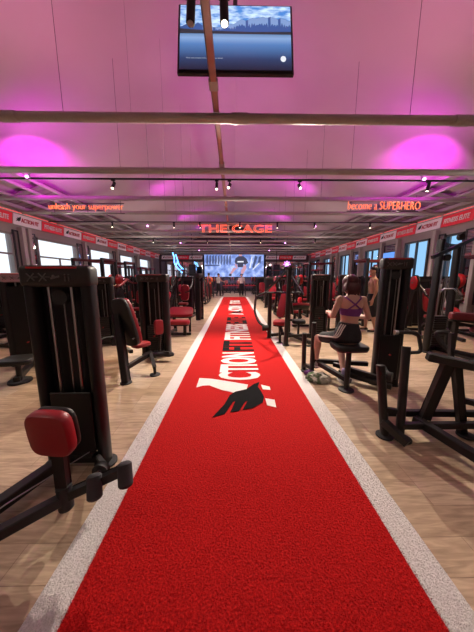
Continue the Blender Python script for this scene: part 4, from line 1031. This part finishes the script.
def woman():
    w = thing('seated_person', 'seated person seen from behind in purple strappy top and black shorts with white stripes', 'person', (1.44, 3.05, .62))
    o = V((1.44, 3.05, .62)); L = lambda *p: V(p) - o
    side = (1, .08, 0)
    mb = MB()
    loft(mb, [(L(1.44, 3.06, .625), .13, .10), (L(1.44, 3.06, .68), .175, .125), (L(1.445, 3.065, .76), .168, .115), (L(1.455, 3.075, .86), .128, .09), (L(1.46, 3.08, .94), .118, .083), (L(1.465, 3.08, 1.05), .135, .092), (L(1.47, 3.075, 1.14), .15, .095), (L(1.47, 3.08, 1.20), .155, .08), (L(1.47, 3.09, 1.245), .11, .06), (L(1.47, 3.10, 1.28), .052, .05)], side)
    mb.capsule(L(1.47, 3.10, 1.24), L(1.465, 3.13, 1.36), .05, .047)
    P, Rm = head(mb, L(1.462, 3.155, 1.395), (-.1, 1, -.18), (0, .15, 1), 1.0)
    # shoulders, arms: hands hold the grips in front
    J = {-1: ((1.315, 3.08, 1.205), (1.235, 3.09, .99), (1.28, 3.30, 1.0)), 1: ((1.625, 3.09, 1.20), (1.715, 3.08, .97), (1.66, 3.30, .95))}
    for s, (sh, el, wr) in J.items():
        mb.ell(L(*sh), (.055, .052, .055)); mb.capsule(L(*sh), L(*el), .046, .036); mb.capsule(L(*el), L(*wr), .036, .025)
        hand(mb, L(*wr), V((s * -.15, 1, .1)), V((0, 0, -1)), .9, 1.3)
    # legs
    hipL, kneeL, ankL = (1.36, 3.12, .68), (1.185, 3.43, .60), (1.20, 3.50, .22)
    hipR, kneeR, ankR = (1.53, 3.13, .68), (1.54, 3.50, .56), (1.475, 3.12, .10)
    for hp, kn, an in ((hipL, kneeL, ankL), (hipR, kneeR, ankR)):
        mb.capsule(L(*hp), L(*kn), .088, .056); m_ = V(kn).lerp(V(an), .3); mb.capsule(L(*kn), L(*m_), .053, .055); mb.capsule(L(*m_), L(*an), .055, .032)
    mb.capsule(L(*ankL), L(1.2, 3.6, .17), .034, .028); mb.capsule(L(*ankR), L(1.48, 3.20, .05), .034, .028)
    bake(mb, 'body', skin_w, w, .0075, 3)
    face_parts(w, P, Rm)
    # shorts
    mb = MB()
    loft(mb, [(L(1.44, 3.05, .628), .15, .115), (L(1.44, 3.06, .68), .190, .14), (L(1.445, 3.065, .77), .182, .128), (L(1.452, 3.072, .86), .142, .103), (L(1.456, 3.075, .90), .132, .097)], side)
    mb.capsule(L(1.36, 3.10, .685), L(1.235, 3.34, .635), .100, .080); mb.capsule(L(1.53, 3.12, .685), L(1.54, 3.36, .62), .100, .082)
    mb.ell(L(1.44, 3.08, .66), (.17, .13, .045))
    sho = bake(mb, 'shorts', blackc, w, .009, 4)
    for k in range(3):
        mb = MB(); path = []
        for (x_, y_, z_) in ((1.335, 2.98, .90), (1.285, 2.97, .84), (1.262, 2.975, .76), (1.235, 3.02, .715), (1.20, 3.14, .70), (1.16, 3.26, .675), (1.14, 3.36, .66)):
            q = L(x_, y_ , z_) + V((-.014, .034, .012)) * (k - 1) + V((0, 0, -.012 * (k - 1)))
            ok, loc_, nor, _ = sho.closest_point_on_mesh(q); path.append(loc_ + nor * .003)
        mb.tube(path, .0075, .03, n=8); mb.build('white_stripe', whitec, w)
    # top
    mb = MB()
    loft(mb, [(L(1.463, 3.08, 1.0), .134, .097), (L(1.467, 3.078, 1.05), .143, .100), (L(1.47, 3.076, 1.085), .152, .102), (L(1.47, 3.075, 1.10), .150, .100)], side)
    for s in (-1, 1):
        mb.tube([L(1.47 - s * .085, 2.985, 1.09), L(1.47 + s * .01, 2.972, 1.16), L(1.47 + s * .105, 3.02, 1.245), L(1.47 + s * .10, 3.12, 1.24), L(1.47 + s * .08, 3.17, 1.1)], .011, .05, n=8)
    bake(mb, 'sports_top', purple, w, .006, 1)
    # hair
    mb = MB(); rr = random.Random(2)
    mb.ell(P(0, -.028, .048), (.102, .11, .086), Rm); mb.ell(P(0, -.07, -.045), (.118, .066, .10), Rm)
    for i in range(26):
        a = rr.uniform(-.09, .09); b = rr.uniform(-.10, -.06); h = rr.uniform(-.02, .08)
        mb.capsule(P(a, b, h), P(a * 1.25 + rr.uniform(-.02, .02), b - .012, h - rr.uniform(.08, .15)), .016, .008)
    for s in (-1, 1):
        mb.capsule(P(s * .075, -.02, .03), P(s * .098, -.02, -.10), .028, .014)
    bake(mb, 'hair', hairr, w, .008, 1)
    # socks and shoes
    for an, toe, nm in ((ankL, (1.205, 3.64, .165), 0), (ankR, (1.485, 3.27, .035), 1)):
        a = V(an); up_ = V((0, 0, .09)) if not nm else V((.01, .04, .09))
        mb = MB(); mb.capsule(L(*(a + up_)), L(*a), .040, .038); bake(mb, 'sock', socks if nm else whitec, w, .008, 2)
        mb = MB(); h_ = V((a.x, a.y - .03, toe[2] + .012)); mb.capsule(L(*h_), L(*V(toe)), .040, .033); mb.ell(L(*(h_ + V((0, .03, .03)))), (.038, .05, .03)); sh = bake(mb, 'shoe', greyp, w, .008, 2)
        MB().box(L(*((h_ + V(toe)) / 2 - V((0, 0, .028)))), (.08, (V(toe) - h_).length + .075, .02), bev=.006).build('shoe_sole', whitec, sh)
woman()

def standing(label, loc, rz, skin, topm, shortm, hairm, arm='down', voxel=.01, s=1., longp=False):
    p = thing('standing_person', label, 'person', loc, R(rz)); S = s
    mb = MB(Matrix.Scale(S, 4)); side = (1, 0, 0)
    loft(mb, [((0, 0, .86), .12, .09), ((0, 0, .93), .165, .115), ((0, .0, 1.05), .14, .095), ((0, .01, 1.18), .145, .10), ((0, .01, 1.32), .175, .115), ((0, 0, 1.42), .17, .09), ((0, -.005, 1.47), .10, .06), ((0, 0, 1.52), .055, .052)], side)
    mb.capsule((0, 0, 1.46), (0, .015, 1.6), .056, .052)
    P, Rm = head(mb, V((0, .03, 1.655)), (0, 1, -.1), (0, .1, 1), 1.05)
    for q in (-1, 1):
        mb.ell((q * .185, 0, 1.415), (.062, .06, .062))
        if arm == 'down' or q < 0: el, wr, fd = (q * .25, -.02, 1.14), (q * .26, .06, .9), V((0, .15, -1))
        else: el, wr, fd = (q * .26, .12, 1.2), (q * .2, .38, 1.15), V((0, 1, 0))
        mb.capsule((q * .19, 0, 1.41), el, .052, .040); mb.capsule(el, wr, .041, .027)
        hand(mb, V(wr), fd, V((-q, 0, 0)), 1., .6)
        st = .09 * q
        kn, an = (q * .11, .03 + st * .6, .49), (q * .12, -.02 + st, .09)
        mb.capsule((q * .09, 0, .88), kn, .088, .058); m_ = V(kn).lerp(V(an), .3); mb.capsule(kn, m_, .056, .056); mb.capsule(m_, an, .056, .036)
        mb.capsule(an, (q * .14, .13 + st, .05), .036, .03)
    bake(mb, 'body', skin, p, voxel, 3)
    for ch in (): pass
    Rs = Rm
    e = MB(Matrix.Scale(S, 4))
    for q in (-1, 1): e.ell(P(q * .03, .086, .007), (.012, .007, .008), Rs, 8, 6)
    e.build('eye', eyem, p)
    MB(Matrix.Scale(S, 4)).ell(P(0, .094, -.058), (.02, .006, .006), Rs, 8, 6).build('mouth', lipm, p)
    mb = MB(Matrix.Scale(S, 4)); mb.ell(P(0, -.022, .05), (.086, .100, .078), Rs); mb.ell(P(0, -.06, -.0), (.078, .05, .07), Rs); bake(mb, 'hair', hairm, p, voxel, 2)
    mb = MB(Matrix.Scale(S, 4)); loft(mb, [((0, 0, .85), .15, .12), ((0, 0, .93), .18, .13), ((0, 0, 1.06), .152, .107)], side)
    for q in (-1, 1):
        kn = V((q * .115, .03 + .054 * q, .5)); mb.capsule((q * .09, 0, .87), kn, .103, .088)
        if longp: mb.capsule(kn, (q * .12, .09 * q, .14), .075, .06)
    bake(mb, 'trousers' if longp else 'shorts', shortm, p, voxel, 3)
    if topm:
        mb = MB(Matrix.Scale(S, 4)); loft(mb, [((0, 0, 1.0), .16, .112), ((0, .01, 1.18), .157, .112), ((0, .01, 1.32), .187, .127), ((0, 0, 1.42), .182, .102), ((0, -.005, 1.475), .11, .07)], side)
        for q in (-1, 1): mb.ell((q * .185, 0, 1.415), (.07, .068, .07)); mb.capsule((q * .19, 0, 1.41), (q * .225, .0, 1.25), .066, .06)
        bake(mb, 'shirt', topm, p, voxel, 3)
    for q in (-1, 1):
        st = .09 * q; mb = MB(Matrix.Scale(S, 4)); mb.capsule((q * .12, -.05 + st, .045), (q * .145, .15 + st, .042), .042, .038); mb.ell((q * .12, -.02 + st, .08), (.04, .05, .035)); sh = bake(mb, 'shoe', blk, p, voxel, 2)
        MB(Matrix.Scale(S, 4)).box((q * .132, .05 + st, .012), (.085, .29, .024), rotm(0, 0, -q * 6), bev=.006).build('shoe_sole', whitec, sh)
    return p
standing('shirtless standing person in black shorts facing left beside the tall black tower', (3.70, 6.4, 0), 75, skin_m, None, blackc, hairb, 'down', .011, 1.0)
standing('distant person in orange shirt at the left edge of the turf', (-1.75, 16.3, 0), 10, skin_m, orangec, redd, hairb, 'fwd', .02, 1.0, True)
standing('distant person in white shirt beside the far left end of the turf', (-1.25, 18.6, 0), -60, skin_m, whitec, blackc, hairb, 'fwd', .02, 1.0, True)
standing('distant person in white shirt standing near the far dumbbell rack', (.55, 18.75, 0), 180, skin_m, whitec, blackc, hairb, 'down', .02, .98, True)

# ------------------------------------------------------------------ towel and shoes on the floor
from mathutils import noise as mn
def towel():
    mb = MB(); bmesh.ops.create_icosphere(mb.bm, subdivisions=5, radius=1)
    for v in mb.bm.verts:
        p = v.co.copy(); k = 1 + .22 * mn.noise(p * 2.3) + .26 * abs(mn.noise(p * 4.1 + V((3, 1, 0)))) + .1 * mn.noise(p * 9)
        v.co = V((p.x * .16 * k, p.y * .13 * k, max(-.02, p.z * .085 * k) + .02))
    return mb
m, nt, b = nmat('towel_print'); tc = nt.nodes.new('ShaderNodeTexCoord'); n = nt.nodes.new('ShaderNodeTexNoise'); n.inputs['Scale'].default_value = 9; n.inputs['Detail'].default_value = 2
nt.links.new(tc.outputs['Object'], n.inputs['Vector']); rp_ = nt.nodes.new('ShaderNodeValToRGB'); e = rp_.color_ramp.elements
e[0].position = .42; e[0].color = (.10, .14, .07, 1); e[1].position = .52; e[1].color = (.62, .58, .5, 1)
nt.links.new(n.outputs['Fac'], rp_.inputs['Fac']); nt.links.new(rp_.outputs['Color'], b.inputs['Base Color']); b.inputs['Roughness'].default_value = .9
tw = towel().build('crumpled_towel', m, None, ang=80); tw.location = (1.16, 3.28, .0)
tag(tw, 'crumpled white and green towel lying on the floor by the turf border', 'towel')
pb = thing('water_bottle', 'small purple bottle lying on the floor beside the crumpled towel', 'bottle', (1.10, 3.50, .035), R(30))
MB().cyl((-.09, 0, 0), (.07, 0, 0), .034, n=18, rings=[(0, .028), (.06, .034), (.85, .034), (1, .02)]).build('bottle_body', purple, pb)
MB().cyl((.07, 0, 0), (.1, 0, 0), .018, n=14).build('bottle_cap', blk, pb)

# ------------------------------------------------------------------ world, camera
w = bpy.data.worlds.new('World'); bpy.context.scene.world = w; w.use_nodes = True; nt = w.node_tree
bg = nt.nodes['Background']; tc = nt.nodes.new('ShaderNodeTexCoord'); s = nt.nodes.new('ShaderNodeSeparateXYZ'); nt.links.new(tc.outputs['Generated'], s.inputs[0])
mr = nt.nodes.new('ShaderNodeMapRange'); mr.inputs[1].default_value = -.5; mr.inputs[2].default_value = .5; nt.links.new(s.outputs['X'], mr.inputs[0])
r = nt.nodes.new('ShaderNodeValToRGB'); r.color_ramp.elements[0].color = (1.0, 1.05, 1.1, 1); r.color_ramp.elements[1].color = (.30, .58, .88, 1)
nt.links.new(mr.outputs[0], r.inputs['Fac']); nt.links.new(r.outputs['Color'], bg.inputs['Color']); bg.inputs['Strength'].default_value = 1.15
cam = bpy.data.cameras.new('camera'); co = bpy.data.objects.new('camera', cam); C.objects.link(co)
cam.sensor_fit = 'HORIZONTAL'; cam.sensor_width = 36; cam.lens = 36 * 237 / 474; cam.clip_start = .05; cam.clip_end = 200
co.location = (-.08, 0, 1.5); co.rotation_euler = (R(90 - 9.35), 0, R(-.85))
sc = bpy.context.scene; sc.camera = co
sc.view_settings.view_transform = 'Standard'; sc.view_settings.exposure = 0; sc.view_settings.gamma = 1
sc.cycles.max_bounces = 6; sc.cycles.diffuse_bounces = 3; sc.cycles.glossy_bounces = 3; sc.cycles.transmission_bounces = 4
